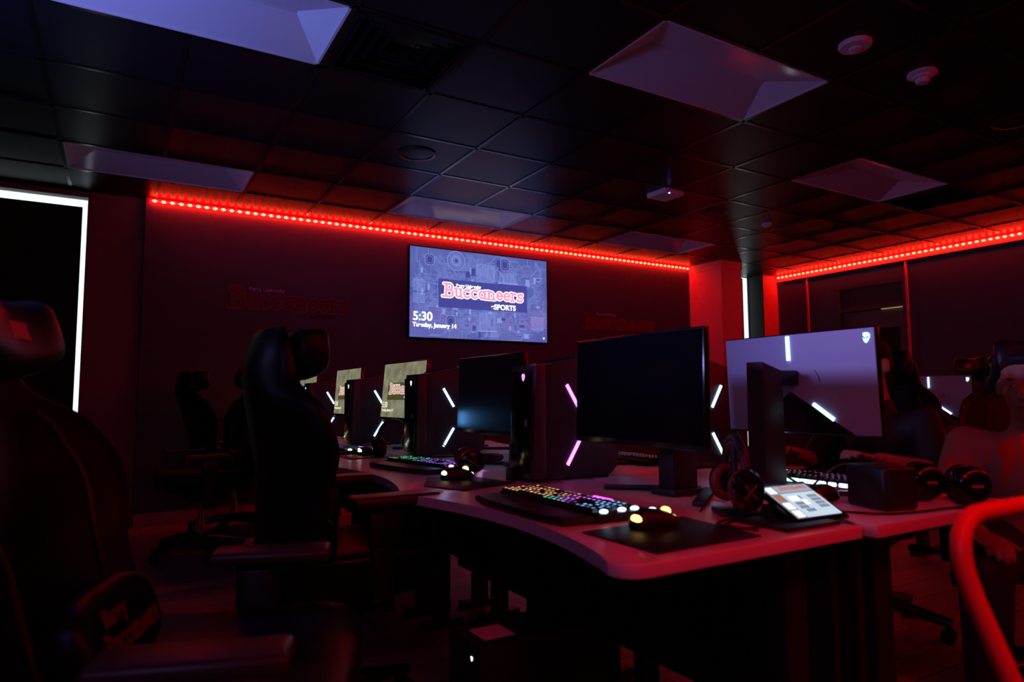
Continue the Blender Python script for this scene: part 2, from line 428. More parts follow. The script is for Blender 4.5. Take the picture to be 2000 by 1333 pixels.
TL = ['bright blue-lit recessed ceiling light at the upper left corner', 'large recessed ceiling light with reflections, near the top centre', 'dim recessed ceiling light above the left window',
      'recessed ceiling light directly above the television', 'small recessed ceiling light above the right end of the television wall', 'recessed ceiling light beside the right-hand dark air vent']
for (i, j), lb in zip(LIGHTS, TL): troffer(i, j, lb)
def vent(i, j, label):
    t = thing('air_vent', label, 'air vent', (CX+(i+.5)*CS, CY+(j+.5)*CS, H))
    m = MB(); a = .29
    for k in range(4):
        r = a-.02-k*.062; z = .005+.012*k
        for s in (-1, 1):
            m.box((0, s*r, z), (2*r, .05, .004), Euler((s*R(35),0,0))); m.box((s*r, 0, z), (.05, 2*r, .004), Euler((0,-s*R(35),0)))
    m.build('louvre', M_blackg, t, False)
    MB().bx(-a,a,-a,a,.1,.11).build('duct_plate', M_black, t, False)
    m = MB()
    for (xa, xb, ya, yb) in ((-a,a,-a-.004,-a+.02), (-a,a,a-.02,a+.004), (-a-.004,-a+.02,-a,a), (a-.02,a+.004,-a,a)): m.bx(xa, xb, ya, yb, -.006, .008)
    m.build('vent_frame', M_blackg, t, False)
vent(-1, 2, 'black square air vent beside the bright blue ceiling light')
vent(7, 2, 'black square air vent on the right beyond a ceiling light')
# ---- ceiling devices
def device(name, label, cat, x, y, prof, mt, extra=None):
    t = thing(name, label, cat, (x, y, H))
    MB().lathe(prof, 40).build('housing', mt, t)
    if extra: extra(t)
    return t
def dome(t):
    MB().lathe([(.03,-.028),(.028,-.036),(.015,-.042),(0,-.043)], 24).build('sensor_dome', M_white, t)
device('occupancy_sensor', 'round white sensor disc on the ceiling, upper right, nearer the camera', 'sensor', 2.992, 1.812, [(.075,-.001),(.076,-.012),(.068,-.024),(.03,-.028),(0,-.028)], M_white, dome)
def smk(t):
    MB().lathe([(.05,-.02),(.045,-.032),(.034,-.034),(.034,-.048),(.026,-.058),(0,-.059)], 32).build('sensing_chamber', M_white, t)
device('smoke_detector', 'stepped white smoke detector on the ceiling, upper right, beside the round disc', 'smoke detector', 3.581, 1.814, [(.07,-.001),(.071,-.014),(.06,-.021),(0,-.021)], M_white, smk)
device('ceiling_sensor', 'tiny white sensor on the ceiling before the corner column', 'sensor', 5.434, 4.275, [(.05,-.001),(.05,-.02),(.035,-.032),(0,-.034)], M_white, dome)
for x, y, lb in ((1.723,4.219,'round black ceiling speaker over the television wall, left one'), (4.682,4.257,'round black ceiling speaker near the access point'), (4.725,1.858,'round black ceiling speaker at the right picture edge')):
    def grille(t): MB().lathe([(.105,-.006),(.06,-.009),(0,-.010)], 40).build('speaker_grille', M_black, t)
    device('ceiling_speaker', lb, 'speaker', x, y, [(.13,-.001),(.13,-.008),(.108,-.012),(.105,-.002),(0,-.002)], M_dark, grille)
t = thing('access_point', 'white square wireless access point with blue light on the ceiling', 'access point', (3.848, 4.019, H), R(3))
MB().bx(-.11,.11,-.11,.11,-.045,-.0,.012,3).build('housing', M_white, t)
q = MB(); q.ell((-.06,-.1,-.043), (.008,.008,.008)); q.build('status_light', M_blueled, t)
m = MB().bx(-.3, .3, -.012, .012, -.006, -.0045)

# ================================================================== television
tv = thing('wall_television', 'wall-mounted television showing a blue circuit-board lock screen', 'television', (2.468, YF, 1.65))
TW, TH = 1.642, .922
MB().bx(-.012, TW+.012, -.075, -.02, -.012, TH+.012, .004).bx(.4, 1.2, -.02, 0, .2, .7).build('tv_housing', M_blackg, tv)
def screen_mat():
    m = bpy.data.materials.new('circuit_screen'); n, l, b = nodes(m)
    tc = n.new('ShaderNodeTexCoord'); ns = n.new('ShaderNodeTexNoise'); ns.inputs['Scale'].default_value = 3
    l.new(tc.outputs['Object'], ns.inputs['Vector'])
    cr = n.new('ShaderNodeValToRGB'); cr.color_ramp.elements[0].position = .3; cr.color_ramp.elements[1].position = .7
    cr.color_ramp.elements[0].color = (.075,.10,.40,1); cr.color_ramp.elements[1].color = (.12,.15,.46,1)
    l.new(ns.outputs['Fac'], cr.inputs['Fac']); l.new(cr.outputs['Color'], b.inputs['Emission Color']); b.inputs['Emission Strength'].default_value = 1
    b.inputs['Base Color'].default_value = (.01,.01,.02,1); b.inputs['Roughness'].default_value = .12
    return m
scr = MB().bx(0, TW, -.0765, -.075, 0, TH).build('screen', screen_mat(), tv, False)
TVM = Matrix.Translation((0,-.0770,0)) @ basis((0,0,0), (1,0,0), (0,0,1))   # 2-d screen coords
def ribbon(m, pts, w, z, M):
    pts = [Vector(p) for p in pts]
    for a, b in zip(pts, pts[1:]):
        d = b-a
        if d.length < 1e-6: continue
        d.normalize(); n = Vector((-d.y, d.x))*w/2; a2 = a-d*w*.3; b2 = b+d*w*.3
        m.poly([M @ Vector((*(a2+n), z)), M @ Vector((*(a2-n), z)), M @ Vector((*(b2-n), z)), M @ Vector((*(b2+n), z))])
def circuit(m, md, w, h, M, nb, sc):
    for _ in range(nb):
        x, y = random.uniform(.03,.97)*w, random.uniform(.03,.97)*h
        k = random.randint(3, 8); a = random.choice((0, PI/2, PI, -PI/2)); st = .0085*sc
        l1, l2, l3 = [random.uniform(.03,.16)*sc for _ in range(3)]; turn = random.choice((-1,1))*PI/4; tt = random.choice((0,1))
        for q in range(k):
            off = (q-k/2)*st; p = Vector((x,y)) + Vector((-math.sin(a), math.cos(a)))*off
            pts = [p.copy()]
            for ang, ln in ((a, l1+off*(.4 if turn > 0 else -.4)), (a+turn, l2), (a+turn*2*tt, l3)):
                p = p + Vector((math.cos(ang), math.sin(ang)))*ln; pts.append(p.copy())
            if all(.004*sc < p.x < w-.004*sc and .004*sc < p.y < h-.004*sc for p in pts):
                ribbon(m if q % 2 else md, pts, .004*sc, .0003, M)
    for _ in range(nb//9):
        x, y = random.uniform(.05,.93)*w, random.uniform(.05,.93)*h; a, b = random.uniform(.01,.035)*sc, random.uniform(.01,.05)*sc
        tgt = random.choice((m, md)); tgt.poly([M @ Vector((x+u*a, y+v*b, .0005)) for u, v in ((-1,-1),(1,-1),(1,1),(-1,1))] if x+a < w and x-a > 0 and y+b < h and y-b > 0 else [M @ Vector((w/2+u*.01, h/2+v*.01, .0005)) for u, v in ((-1,-1),(1,-1),(1,1),(-1,1))])
ml, md = MB(), MB()
circuit(ml, md, TW, TH, TVM, 380, .9)
def U(u, v): return (u*TW, (1-v)*TH)
fx, fy = U(.3125, .115)
def ring(m, cx, cy, r, w, z, M, n=40): ribbon(m, [(cx+r*math.cos(2*PI*k/n), cy+r*math.sin(2*PI*k/n)) for k in range(n+1)], w, z, M)
md.poly([TVM @ Vector((fx+.1*math.cos(k*PI/20), fy+.1*math.sin(k*PI/20), .0008)) for k in range(40)])
for k in range(34):
    a = k*2*PI/34; ribbon(ml, [(fx+.045*math.cos(a), fy+.045*math.sin(a)), (fx+.095*math.cos(a+.15), fy+.095*math.sin(a+.15))], .006, .0012, TVM)
for r in (.1, .04, .025): ring(ml, fx, fy, r, .007, .0012, TVM)
for (u, v, a, b) in ((.67,.1,.055,.065), (.275,.815,.05,.065), (.44,.87,.035,.04), (.8,.82,.05,.03), (.93,.24,.03,.02), (.13,.13,.05,.055)):
    cx, cy = U(u, v)
    pl = [(cx+a*x, cy+b*y) for x, y in ((-1,-.6),(-.6,-1),(.6,-1),(1,-.6),(1,.6),(.6,1),(-.6,1),(-1,.6))]
    md.poly([TVM @ Vector((*p, .0010)) for p in pl])
    ribbon(ml, pl+[pl[0]], .007, .0014, TVM); ribbon(ml, [(cx+(p[0]-cx)*.65, cy+(p[1]-cy)*.65) for p in pl+[pl[0]]], .004, .0014, TVM)
for (u0, u1, v0, v1, st) in ((.46,.6,.12,.34,.0115), (.48,.6,.68,.9,.0115), (.63,.76,.2,.32,.0115), (.02,.1,.36,.5,0), (.02,.1,.52,.62,0), (.87,.97,.7,.86,0), (.52,.62,.93,.97,0)):
    if st:
        x, y = U(u0, v0); x1, y1 = U(u1, v1)
        while x < x1: ribbon(ml, [(x,y),(x,y1)], .0045, .0013, TVM); x += st
        ribbon(ml, [(U(u0,v1)[0]-.01, y1), (x1+.01, y1)], .016, .0014, TVM)
    else:
        x, y = U(u0, v0); x1, y1 = U(u1, v1)
        while y > y1: ribbon(ml, [(x,y),(x1,y)], .0055, .0013, TVM); y -= .013
ml.build('circuit_lines', M_trace, scr, False); md.build('circuit_dark_lines', M_traced, scr, False)  # darker traces, chips and fan disc of the screen picture
x0, y1 = U(.19,.335); x1, y0 = U(.84,.655)
MB().poly([TVM @ Vector((x,y,.0018)) for x, y in ((x0,y0),(x1,y0),(x1,y1),(x0,y1))]).build('logo_band', M_navy, scr, False)
def MT(M, u, v, z): return M @ Matrix.Translation((u, v, z))
sz = .585*TW/MARKW
lx, ly = U(.222, .530)
wordmark(scr, sz, MT(TVM, lx, ly, .002) @ Matrix.Diagonal((1,.88,1,1)), M_pink, M_textw, 'team_lettering', .18, .31, .0018)
def t2(s, size, u, v, name, par=scr, M=TVM, mt=M_textw, bold=.003, al='LEFT', z=.0095):
    x, y = U(u, v); return text(s, size, mt, par, name, MT(M, x, y, z), al, bold)
t2('Barry University', .044, .310, .412, 'small_heading', bold=.0022)
t2('eSPORTS', .078, .562, .640, 'esports_lettering', bold=.0028)
t2('5:30', .125, .018, .815, 'clock_text', bold=.003)
t2('Tuesday, January 14', .060, .018, .885, 'date_text', bold=.0025)
x, y = U(.972,.955)
MB().poly([TVM @ Vector((x+a*.014, y+b*.012, .002)) for a, b in ((-1,.4),(-.6,1),(0,.7),(.6,1),(1,.4),(0,-1))]).build('corner_icon', M_textw, scr, False)

# wall word-marks
def wallmark(x0, x1, zb, zh, label, sub=None):
    t = thing('wall_lettering', label, 'lettering', (x0, YF-.001, zb), 0)
    s = (x1-x0)/MARKW
    M = basis((0,0,0), (1,0,0), (0,0,1))
    wordmark(t, s, M, M_wallred, M_letterline, 'team_lettering', .2, .28, .004)
    text('Barry University', s*.28, M_wallwhite, t, 'small_heading', MT(M, s*1.0, s*.93, .004), 'LEFT', .002)
    text('eSPORTS', s*.36, M_black, t, 'esports_lettering', MT(M, s*4.2, -s*.42, .002), 'LEFT', .001)
wallmark(.80, 1.86, 1.855, .13, 'dark red team lettering on the wall left of the television')
wallmark(4.69, 5.76, 1.855, .13, 'dark red team lettering on the wall right of the television')

# ================================================================== desks
def desk_shape(y0, y1, front, back, flip=1, ro=.05):
    """rounded outline; user edge bows away from the user"""
    pts = []; n = 18
    def corner(cx, cy, r, a0, a1): return [(cx+r*math.cos(R(a0+(a1-a0)*k/5)), cy+r*math.sin(R(a0+(a1-a0)*k/5))) for k in range(6)]
    d = abs(back-front)
    p = [(d, 0), (d, y1-y0)]
    p += corner(ro*.9, y1-y0-ro, ro, 90, 180)
    for k in range(1, n):
        v = k/n; y = (y1-y0)*(1-v); y = ro+(y1-y0-2*ro)*(1-v)
        p.append((-.1*ro + .0 + .085*math.sin(PI*v)**.8 if 0 < v < 1 else 0, y))
    p += corner(ro*.9, ro, ro, 180, 270)
    return p
def desk(y0, y1, front, back, label, group):
    s = 1 if back > front else -1
    t = thing('gaming_desk', label, 'desk', (front, y0, 0), 0, group)
    pl = [(x*s, y) for x, y in desk_shape(y0, y1, front, back)]
    if s < 0: pl = pl[::-1]
    m = MB().prism(pl, DT-.028, DT, None, .005); m.bm.normal_update()
    for fc in m.bm.faces:
        if abs(fc.normal.z) < .4: fc.material_index = 1
    m.build('desktop', [M_desk, M_edge], t, ang=30)
    d = abs(back-front)
    for yy in (.1, y1-y0-.1):
        m = MB().bx(s*(d*.8)-.035, s*(d*.8)+.035, yy-.025, yy+.025, .03, DT-.03).bx(min(s*.45, s*(d-.03)), max(s*.45, s*(d-.03)), yy-.03, yy+.03, 0, .03, .006); m.build('leg', M_black, t)
    m = MB().bx(min(s*.2, s*(d-.05)), max(s*.2, s*(d-.05)), .08, .12, DT-.06, DT-.03).bx(min(s*.2,s*(d-.05)), max(s*.2,s*(d-.05)), y1-y0-.12, y1-y0-.08, DT-.06, DT-.03)
    m.bx(min(s*(d-.03), s*(d-.01)), max(s*(d-.03), s*(d-.01)), .06, y1-y0-.06, .25, DT-.03); m.build('frame', M_black, t, False)
    return t
DY = [.915+1.04*k for k in range(6)]
DL = ['nearest pale laminate desk with curved edge, in the middle foreground', 'second pale desk of the left row, behind the nearest keyboard', 'third pale desk of the left row, beside the upright gaming chair', 'fourth pale desk of the left row, mostly hidden by a chair', 'last pale desk of the left row, next to the television wall']
for k in range(5): desk(DY[k]+.003, DY[k+1]-.003, .77, 1.45, DL[k], 'left row of desks')
DR = ['nearest desk of the right row, carrying the tablet side speakers', 'second desk of the right row, behind the large monitor', 'third desk of the right row, hidden behind the monitors', 'fourth desk of the right row, towards the column']
for k in range(4): desk(DY[k]-.02+.003, DY[k+1]-.02-.003, 2.16, 1.475, DR[k], 'right row of desks')

# ================================================================== monitors
def alien_logo(parent, M, s, mt):
    hd = [(0,-1),(.32,-.75),(.62,-.25),(.8,.2),(.78,.6),(.5,.9),(0,1),(-.5,.9),(-.78,.6),(-.8,.2),(-.62,-.25),(-.32,-.75)]
    m = MB(); m.poly([M @ Vector((x*s, y*s, .0004)) for x, y in hd]); lg = m.build('logo', mt, parent, False)
    m = MB()
    for q in (-1, 1): m.poly([M @ Vector((q*x*s, y*s, .001)) for x, y in ((.1,-.2),(.3,-.15),(.6,.3),(.45,.35),(.15,.05))])
    m.build('logo_eyes', M_black, lg, False)
def concrete():
    m = bpy.data.materials.new('concrete_wallpaper_screen'); n, l, b = nodes(m)
    tc = n.new('ShaderNodeTexCoord'); ns = n.new('ShaderNodeTexNoise'); ns.inputs['Scale'].default_value = 14; ns.inputs['Detail'].default_value = 6
    l.new(tc.outputs['Object'], ns.inputs['Vector'])
    cr = n.new('ShaderNodeValToRGB'); cr.color_ramp.elements[0].position = .3; cr.color_ramp.elements[1].position = .75
    cr.color_ramp.elements[0].color = (.13,.125,.075,1); cr.color_ramp.elements[1].color = (.30,.29,.19,1)
    l.new(ns.outputs['Fac'], cr.inputs['Fac']); l.new(cr.outputs['Color'], b.inputs['Emission Color']); b.inputs['Emission Strength'].default_value = 1
    b.inputs['Base Color'].default_value = (.01,.01,.01,1); b.inputs['Roughness'].default_value = .15
    return m
M_conc = concrete(); M_band = emis('olive_screen_band', (.07,.06,.02), 1.); M_pale = emis('cream_screen_text', (.9,.85,.6), .9); M_pk2 = emis('dusty_pink_letters', (.75,.32,.36), .8)
MWD, MHT = .556, .325
def monitor(label, x, y, zb, rz, mode, tilt=3, group='gaming monitors', detail_back=True, z0=DT):
    """local: screen faces -X, centre of screen bottom edge at origin of panel"""
    t = thing('gaming_monitor', label, 'monitor', (x, y, z0), rz, group)
    zb -= z0
    T = Matrix.Translation((0,0,zb)) @ Euler((0, R(tilt), 0)).to_matrix().to_4x4()
    w, h = MWD, MHT
    m = MB(); m.bx(0, .022, -w/2, w/2, 0, h, .004)
    # faceted back: two upper halves and a black lower wedge
    def bk(y, z, x): return (x, y, z)
    m.bm.transform(T); pn = m.build('panel_housing', M_blackg, t)
    m = MB().bx(-.0012, 0, -w/2+.007, w/2-.007, .018, h-.007); m.bm.transform(T)
    sc = m.build('screen', {'dark': M_screen, 'conc': M_conc, 'glare': mat('satin_dark_screen', (.02,.022,.03), .38)}[mode], t, False)
    if mode == 'conc':
        SM = T @ Matrix.Translation((-.0016,0,.018)) @ basis((0, w/2-.007, 0), (0,-1,0), (0,0,1))
        sw, sh = w-.014, h-.025
        MB().poly([SM @ Vector((u*sw, v*sh, 0)) for u, v in ((.14,.32),(.86,.32),(.86,.64),(.14,.64))]).build('logo_band', M_band, sc, False)
        wordmark(sc, .62*sw/MARKW, SM @ Matrix.Translation((.18*sw,.44*sh,.0003)), M_pk2, M_pale, 'team_lettering', .16, .3, .0004)
        text('Barry University', .014, M_pale, sc, 'small_heading', SM @ Matrix.Translation((.27*sw,.585*sh,.001)), 'LEFT', .0006)
        text('eSPORTS', .024, M_pale, sc, 'esports_lettering', SM @ Matrix.Translation((.56*sw,.355*sh,.001)), 'LEFT', .0006)
        text('5:30', .045, M_pale, sc, 'clock_text', SM @ Matrix.Translation((.02*sw,.18*sh,.001)), 'LEFT', .0008)
        text('Tuesday, January 14', .02, M_pale, sc, 'date_text', SM @ Matrix.Translation((.02*sw,.11*sh,.001)), 'LEFT', .0006)
    if detail_back:
        bx_ = .046
        m = MB(); cz = .42*h; q = .026
        for s in (-1, 1):      # two satin halves meeting at the centre seam, bulging slightly
            Y = lambda v: s*v*w/2
            P0, P1, P2, P3, P4 = (bx_, 0, h*.985), (.024, Y(.985), h*.985), (.024, Y(.985), h*.02), (.03, Y(.72), h*.02), (bx_, 0, cz)
            m.poly([P0, P1, (.03, Y(.98), h*.4), P4] if False else [P0, P1, P2, P3, P4])
            m.poly([P0, P1, (.021, Y(.99), h*.99), (.021, 0, h*.99)]); m.poly([P1, P2, (.021, Y(.99), h*.01), (.021, Y(.99), h*.99)])
        m.bm.transform(T); m.build('rear_shell', M_silver, t, False)
        m = MB(); m.poly([(bx_-.004, 0, cz-.004), (.028, .70*w/2, h*.02), (.022, .70*w/2, h*.005), (.022, -.70*w/2, h*.005), (.028, -.70*w/2, h*.02)])
        m.bm.transform(T); m.build('rear_wedge', M_blackg, t, False)
        bar = lambda a, b, r=.0065: MB().cyl(a, b, r, None, 8)
        for a, b in (((bx_+.001, 0, h*.97), (bx_+.001, 0, h*.73)), ((bx_-.006, .27*w/2, h*.30), (bx_-.0095, .50*w/2, h*.155)), ((bx_-.006, -.27*w/2, h*.30), (bx_-.0095, -.50*w/2, h*.155))):
            m = bar(a, b); m.bm.transform(T); m.build('light_bar', M_barblue, t)
        alien_logo(t, T @ Matrix.Translation((.0262, .90*w/2, h*.90)) @ basis((0,0,0), (0,1,0), (0,0,1)), .016, M_logoblue)
        m = MB().tube([Vector((bx_-.008, .1*math.cos(a), cz+.03+.0*a+.1*math.sin(a)*.7)) for a in [PI*k/12 for k in range(13)]], .0016, 6); m.bm.transform(T); m.build('mount_seam', M_black, t)
    # stand: column with slanted cap, arm, splayed feet
    px = .17
    m = MB(); Mx = basis((0,-.032,0), (1,0,0), (0,0,1))
    m.prism([(px-.045,.02),(px+.055,.02),(px+.05,zb+.70*h),(px-.04,zb+.62*h)], -.064, 0, Mx, .004); m.build('stand_column', M_red and mat('stand_dark_red', (.022,.007,.010), .5, spec=.3), t, ang=30)
    m = MB().box((px*.55, 0, zb+.55*h), (px*.8, .06, .05), None, .008); m.build('stand_arm', M_blackg, t)
    m = MB()
    for s in (-1, 1): m.box((px-.0, s*.11, .008), (.30, .036, .012), Euler((0,0,-s*R(38))), .003)
    m.bx(px-.06, px+.06, -.05, .05, .001, .02, .004); m.build('stand_foot', M_dark, t)
    return t
g1 = 'gaming monitors of the left row'
monitor('large dark monitor on the nearest desk, seen from its screen side', 1.285, 1.50, .905, R(0), 'dark', 1.5, g1)
monitor('dark monitor on the second desk with blue glare at its left edge', 1.30, 2.425, .895, R(0), 'glare', 2, g1)
monitor('monitor with concrete wallpaper and pink lettering, nearest of the lit ones', 1.31, 3.43, .92, R(3), 'conc', 5, g1)
monitor('monitor with concrete wallpaper, middle one of the lit screens', 1.31, 4.45, .92, R(0), 'conc', 4, g1)
monitor('furthest lit monitor, close to the television wall', 1.31, 5.56, .92, R(0), 'conc', 4, g1)
g2 = 'gaming monitors of the right row'
def rmon(y, label, x=1.915): return monitor(label, x, y, .925, PI, 'dark', 2, g2)
rmon(1.40, 'monitor turned away showing its violet-lit back with a glowing face emblem')
rmon(2.45, 'monitor of the right row behind the nearest large screen', 1.95)
rmon(3.45, 'monitor of the right row, third from the camera', 1.95)

# ================================================================== computer towers
def tower(label, x, y, rz, bars, logo, group):
    t = thing('desktop_computer', label, 'computer', (x, y, DT), rz, group)
    w, d, h = .15, .37, .415
    pr = [(.03,.012),(d-.03,.012),(d,.04),(d-.01,h+.02),(d-.06,h+.04),(.24,h+.028),(.05,h-.012),(.03,h-.016)]
    m = MB(); Mx = basis((0,-w/2,0), (1,0,0), (0,0,1)); m.prism(pr, -w, 0, Mx, .006); m.build('case', M_case, t, ang=30)
    m = MB(); m.prism([(.0,.012),(.055,.012),(.055,h-.008),(.012,h-.012)], -w-.008, .008, basis((0,-w/2,0), (1,0,0), (0,0,1)), .008); m.build('front_bezel', M_bezel, t, ang=30)
    m = MB().bx(-.004, .012, -w/2+.014, w/2-.014, .03, h-.03, .004); m.build('front_panel', M_blackg, t)
    alien_logo(t, Matrix.Translation((-.0046, -.028, h-.055)) @ basis((0,0,0), (0,-1,0), (0,0,1)), .013, logo)
    MB().bx(-.006,-.003,-.05,-.036,.19,.215).build('port_label', mat('pale_label', (.4,.3,.45), .5), t, False)
    for s in (-1, 1):
        yy = s*(w/2+.002)
        for a, b in (((.145,.335),(.20,.247)), ((.20,.142),(.145,.055)), ((.225,.195),(.30,.195))):
            MB().cyl((a[0],yy,a[1]), (b[0],yy,b[1]), .0062, None, 8).build('light_bar', bars, t)
    m = MB()
    for k in range(5): m.bx(.1+.03*k, .115+.03*k, -w/2+.02, w/2-.02, h-.004+.0062*k, h+.004+.0062*k)
    m.build('top_vent', M_black, t, False)
    for q in (.06, d-.05): MB().bx(q-.015, q+.015, -w/2+.01, w/2-.01, 0, .013).build('foot', M_black, t, False)
    return t
gT = 'desktop computers of the left row'
TX = 1.215
tower('desktop computer with magenta light bars beside the nearest monitor', TX, 2.01, 0, M_barmag, M_logomag, gT)
tower('desktop computer with blue-white light bars on the second desk, left of the dark monitor', TX, 3.05, 0, M_barblue, M_logoblue, gT)
tower('desktop computer with blue-white light bars just left of the pink-lettered screen', TX, 4.07, 0, M_barblue, M_logoblue, gT)
tower('furthest desktop computer with blue-white light bars, by the upright chair', TX, 5.17, 0, M_barblue, M_logoblue, gT)
gU = 'desktop computers of the right row'
tower('desktop computer of the right row peeking out right of the nearest monitor', 2.29, 2.02, PI, M_barblue, M_logoblue, gU)
tower('second desktop computer of the right row, behind the dark monitors', 2.29, 3.05, PI, M_barblue, M_logoblue, gU)

# ================================================================== keyboards
def hsv(h, s, v):
    import colorsys; return colorsys.hsv_to_rgb(h % 1, s, v)
KEYM = None
def key_mesh():
    global KEYM
    if KEYM: return KEYM
    m = MB()
    def q(x, y, z): return (x, y, z)
    a, b, h = .0083, .0065, .009
    V = [m.bm.verts.new(p) for p in ((-a,-a,0),(a,-a,0),(a,a,0),(-a,a,0),(-b,-b,h),(b,-b,h),(b,b,h),(-b,b,h))]
    for f in ((0,1,5,4),(1,2,6,5),(2,3,7,6),(3,0,4,7),(4,5,6,7)): m.bm.faces.new([V[k] for k in f])
    m.mi = 1
    m.poly([(x, y, h+.0004) for x, y in ((-.0042,-.003),(.0042,-.003),(.0042,.0045),(-.0042,.0045))])
    m.bm.faces.ensure_lookup_table()
    me = bpy.data.meshes.new('key'); m.bm.to_mesh(me); m.bm.free(); me.materials.append(M_key); me.materials.append(M_legend); KEYM = me
    return me
def keyboard(label, x, y, rz, colf, medc, topc, detail, group):
    t = thing('gaming_keyboard', label, 'keyboard', (x, y, DT), rz, group)
    MB().bx(-.232, .232, -.08, .085, .003, .024, .006).build('keyboard_case', M_black, t)
    m = MB(); m.prism([(-.225,-.083),(.225,-.083),(.215,-.165),(.12,-.178),(-.12,-.178),(-.215,-.165)], .002, .02, None, .006); m.build('wrist_rest', M_dark, t, ang=30)
    lay = []
    for r in range(6):
        yy = -.068 + r*.0195 + (.006 if r == 5 else 0)
        cols = 21 if r < 5 else 20
        for c in range(cols):
            if r == 0 and 3 < c < 9: continue
            if r == 1 and c in (16,): continue
            if r in (2,3) and c in (14, 15, 16): continue
            if r == 5 and c in (1, 6, 11, 16): continue
            lay.append((-.212 + c*.0205 + (.004*(r % 3)), yy, r, c))
    lay = lay[:]
    if detail:
        random.shuffle(lay); keep = lay[:100]; rest = lay[100:]
        for (kx, ky, r, c) in keep:
            o = bpy.data.objects.new('key', key_mesh()); C.objects.link(o); o.parent = t; o.location = (kx, ky, .024)
            br = random.choice((.25, .6, 1., 1., 1.3)); cl = colf((kx+.22)/.44, (ky+.08)/.16); o.color = (cl[0]*br, cl[1]*br, cl[2]*br, 1)
        m = MB()
        for (kx, ky, r, c) in rest: m.bx(kx-.008, kx+.008, ky-.008, ky+.008, .024, .032, .0015, 1)
        m.bx(-.125, -.04, -.076, -.060, .024, .032, .002, 1)
        o = m.build('keys', M_key, t, False); o['kind'] = 'stuff'
    else:
        m = MB()
        for (kx, ky, r, c) in lay:
            m.mi = 0; m.bx(kx-.008, kx+.008, ky-.008, ky+.008, .024, .032)
            m.mi = 1 + min(2, int((kx+.22)/.44*3)); m.poly([(kx+a, ky+b, .0324) for a, b in ((-.003,-.002),(.003,-.002),(.003,.003),(-.003,.003))])
        o = m.build('keys', [M_key]+[emis(f'far_legend_{i}_{label[:6]}', colf(u, .5), .5) for i, u in enumerate((.15,.5,.85))], t, False); o['kind'] = 'stuff'
    for k, dx in enumerate((-.0, .036, .062)):
        q = MB(); q.ell((.222, -.055+dx*1.5, .027), (.009,.011,.005), None, 12, 8); q.build('media_key', emis('media_light_'+label[-8:], medc, 4.5), t)
    q = MB(); q.ell((.236, .08, .02), (.01,.014,.007), None, 12, 8); q.build('side_light', emis('media_light_'+label[-8:], medc, 4.5), t)
    if detail and colf(.1,.5)[1] > .7:
        q = MB(); q.ell((-.14,.092,.018), (.03,.006,.007), None, 12, 8); q.build('side_light', emis('green_rear_glow', (.15,1.,.25), 4.), t)
    MB().bx(-.005, .075, .0865, .092, .016, .025, .002).build('rear_light_bar', emis('rear_bar_'+label[-8:], topc, 2.6), t)
    return t
def colA(u, v):
    w = u - .15*v
    if w < .42: return (1., .55-.15*v, .22)
    if w < .58: return (.9, .12, .9) if v > .3 else (.15,.9,.55)
    if w < .72: return (.45,.25,1.)
    return (.18,.55,1.)
def colB(u, v):
    if u < .3: return (.12,.8,.3)
    if u < .5: return (.1,.6,.75)
    return (.45,.15,1.)
def colC(u, v): return (.9,.25,.5) if u < .4 else ((.5,.3,1.) if u < .7 else (.2,.5,1.))
gK = 'backlit gaming keyboards'
keyboard('nearest gaming keyboard, keys glowing orange to blue', 1.035, 1.472, R(-90), colA, (.45,.85,1.), (1.,.1,1.), True, gK)
keyboard('gaming keyboard on the second desk, keys glowing green to purple', 1.13, 2.60, R(-79), colB, (.95,.4,1.), (.85,.9,.4), True, gK)
keyboard('dim gaming keyboard on the third desk with white side lights', 1.06, 3.62, R(-84), colC, (.7,1.,.95), (.4,.2,.9), False, gK)
keyboard('far gaming keyboard on the fourth desk, mostly dark', 1.10, 4.66, R(-86), colC, (.8,.9,.4), (.3,.8,.3), False, gK)
def rainbow(label, x, y, rz):
    t = keyboard(label, x, y, rz, colC, (.5,.2,1.), (.5,.4,1.), False, gK)
    for ch in list(t.children):
        if ch.name.startswith('rear_light_bar'): bpy.data.objects.remove(ch)
    cols = [(.3,1.,.6),(.45,1.,.85),(.55,.95,1.),(.65,.75,1.),(.75,.55,1.),(.9,.4,1.)]
    seg = [(-.19,-.15),(-.14,-.075),(-.065,-.04),(-.03,.06),(.063,.15),(.155,.19)]
    for c, (a, b) in zip(cols[::-1], seg): MB().bx(a, b, .086, .094, .014, .026, .003).build('rear_light_bar', emis(f'rainbow_{c[0]:.2f}', c, 3.2), t)
    return t
rainbow('keyboard of the right row with a rainbow bar of light along its back', 1.99, 1.345, R(90))
keyboard('keyboard of the right row glimpsed below the nearest monitor', 1.99, 2.37, R(90), lambda u, v: (.9,.8,.3), (.9,.85,.4), (.9,.8,.35), False, gK)

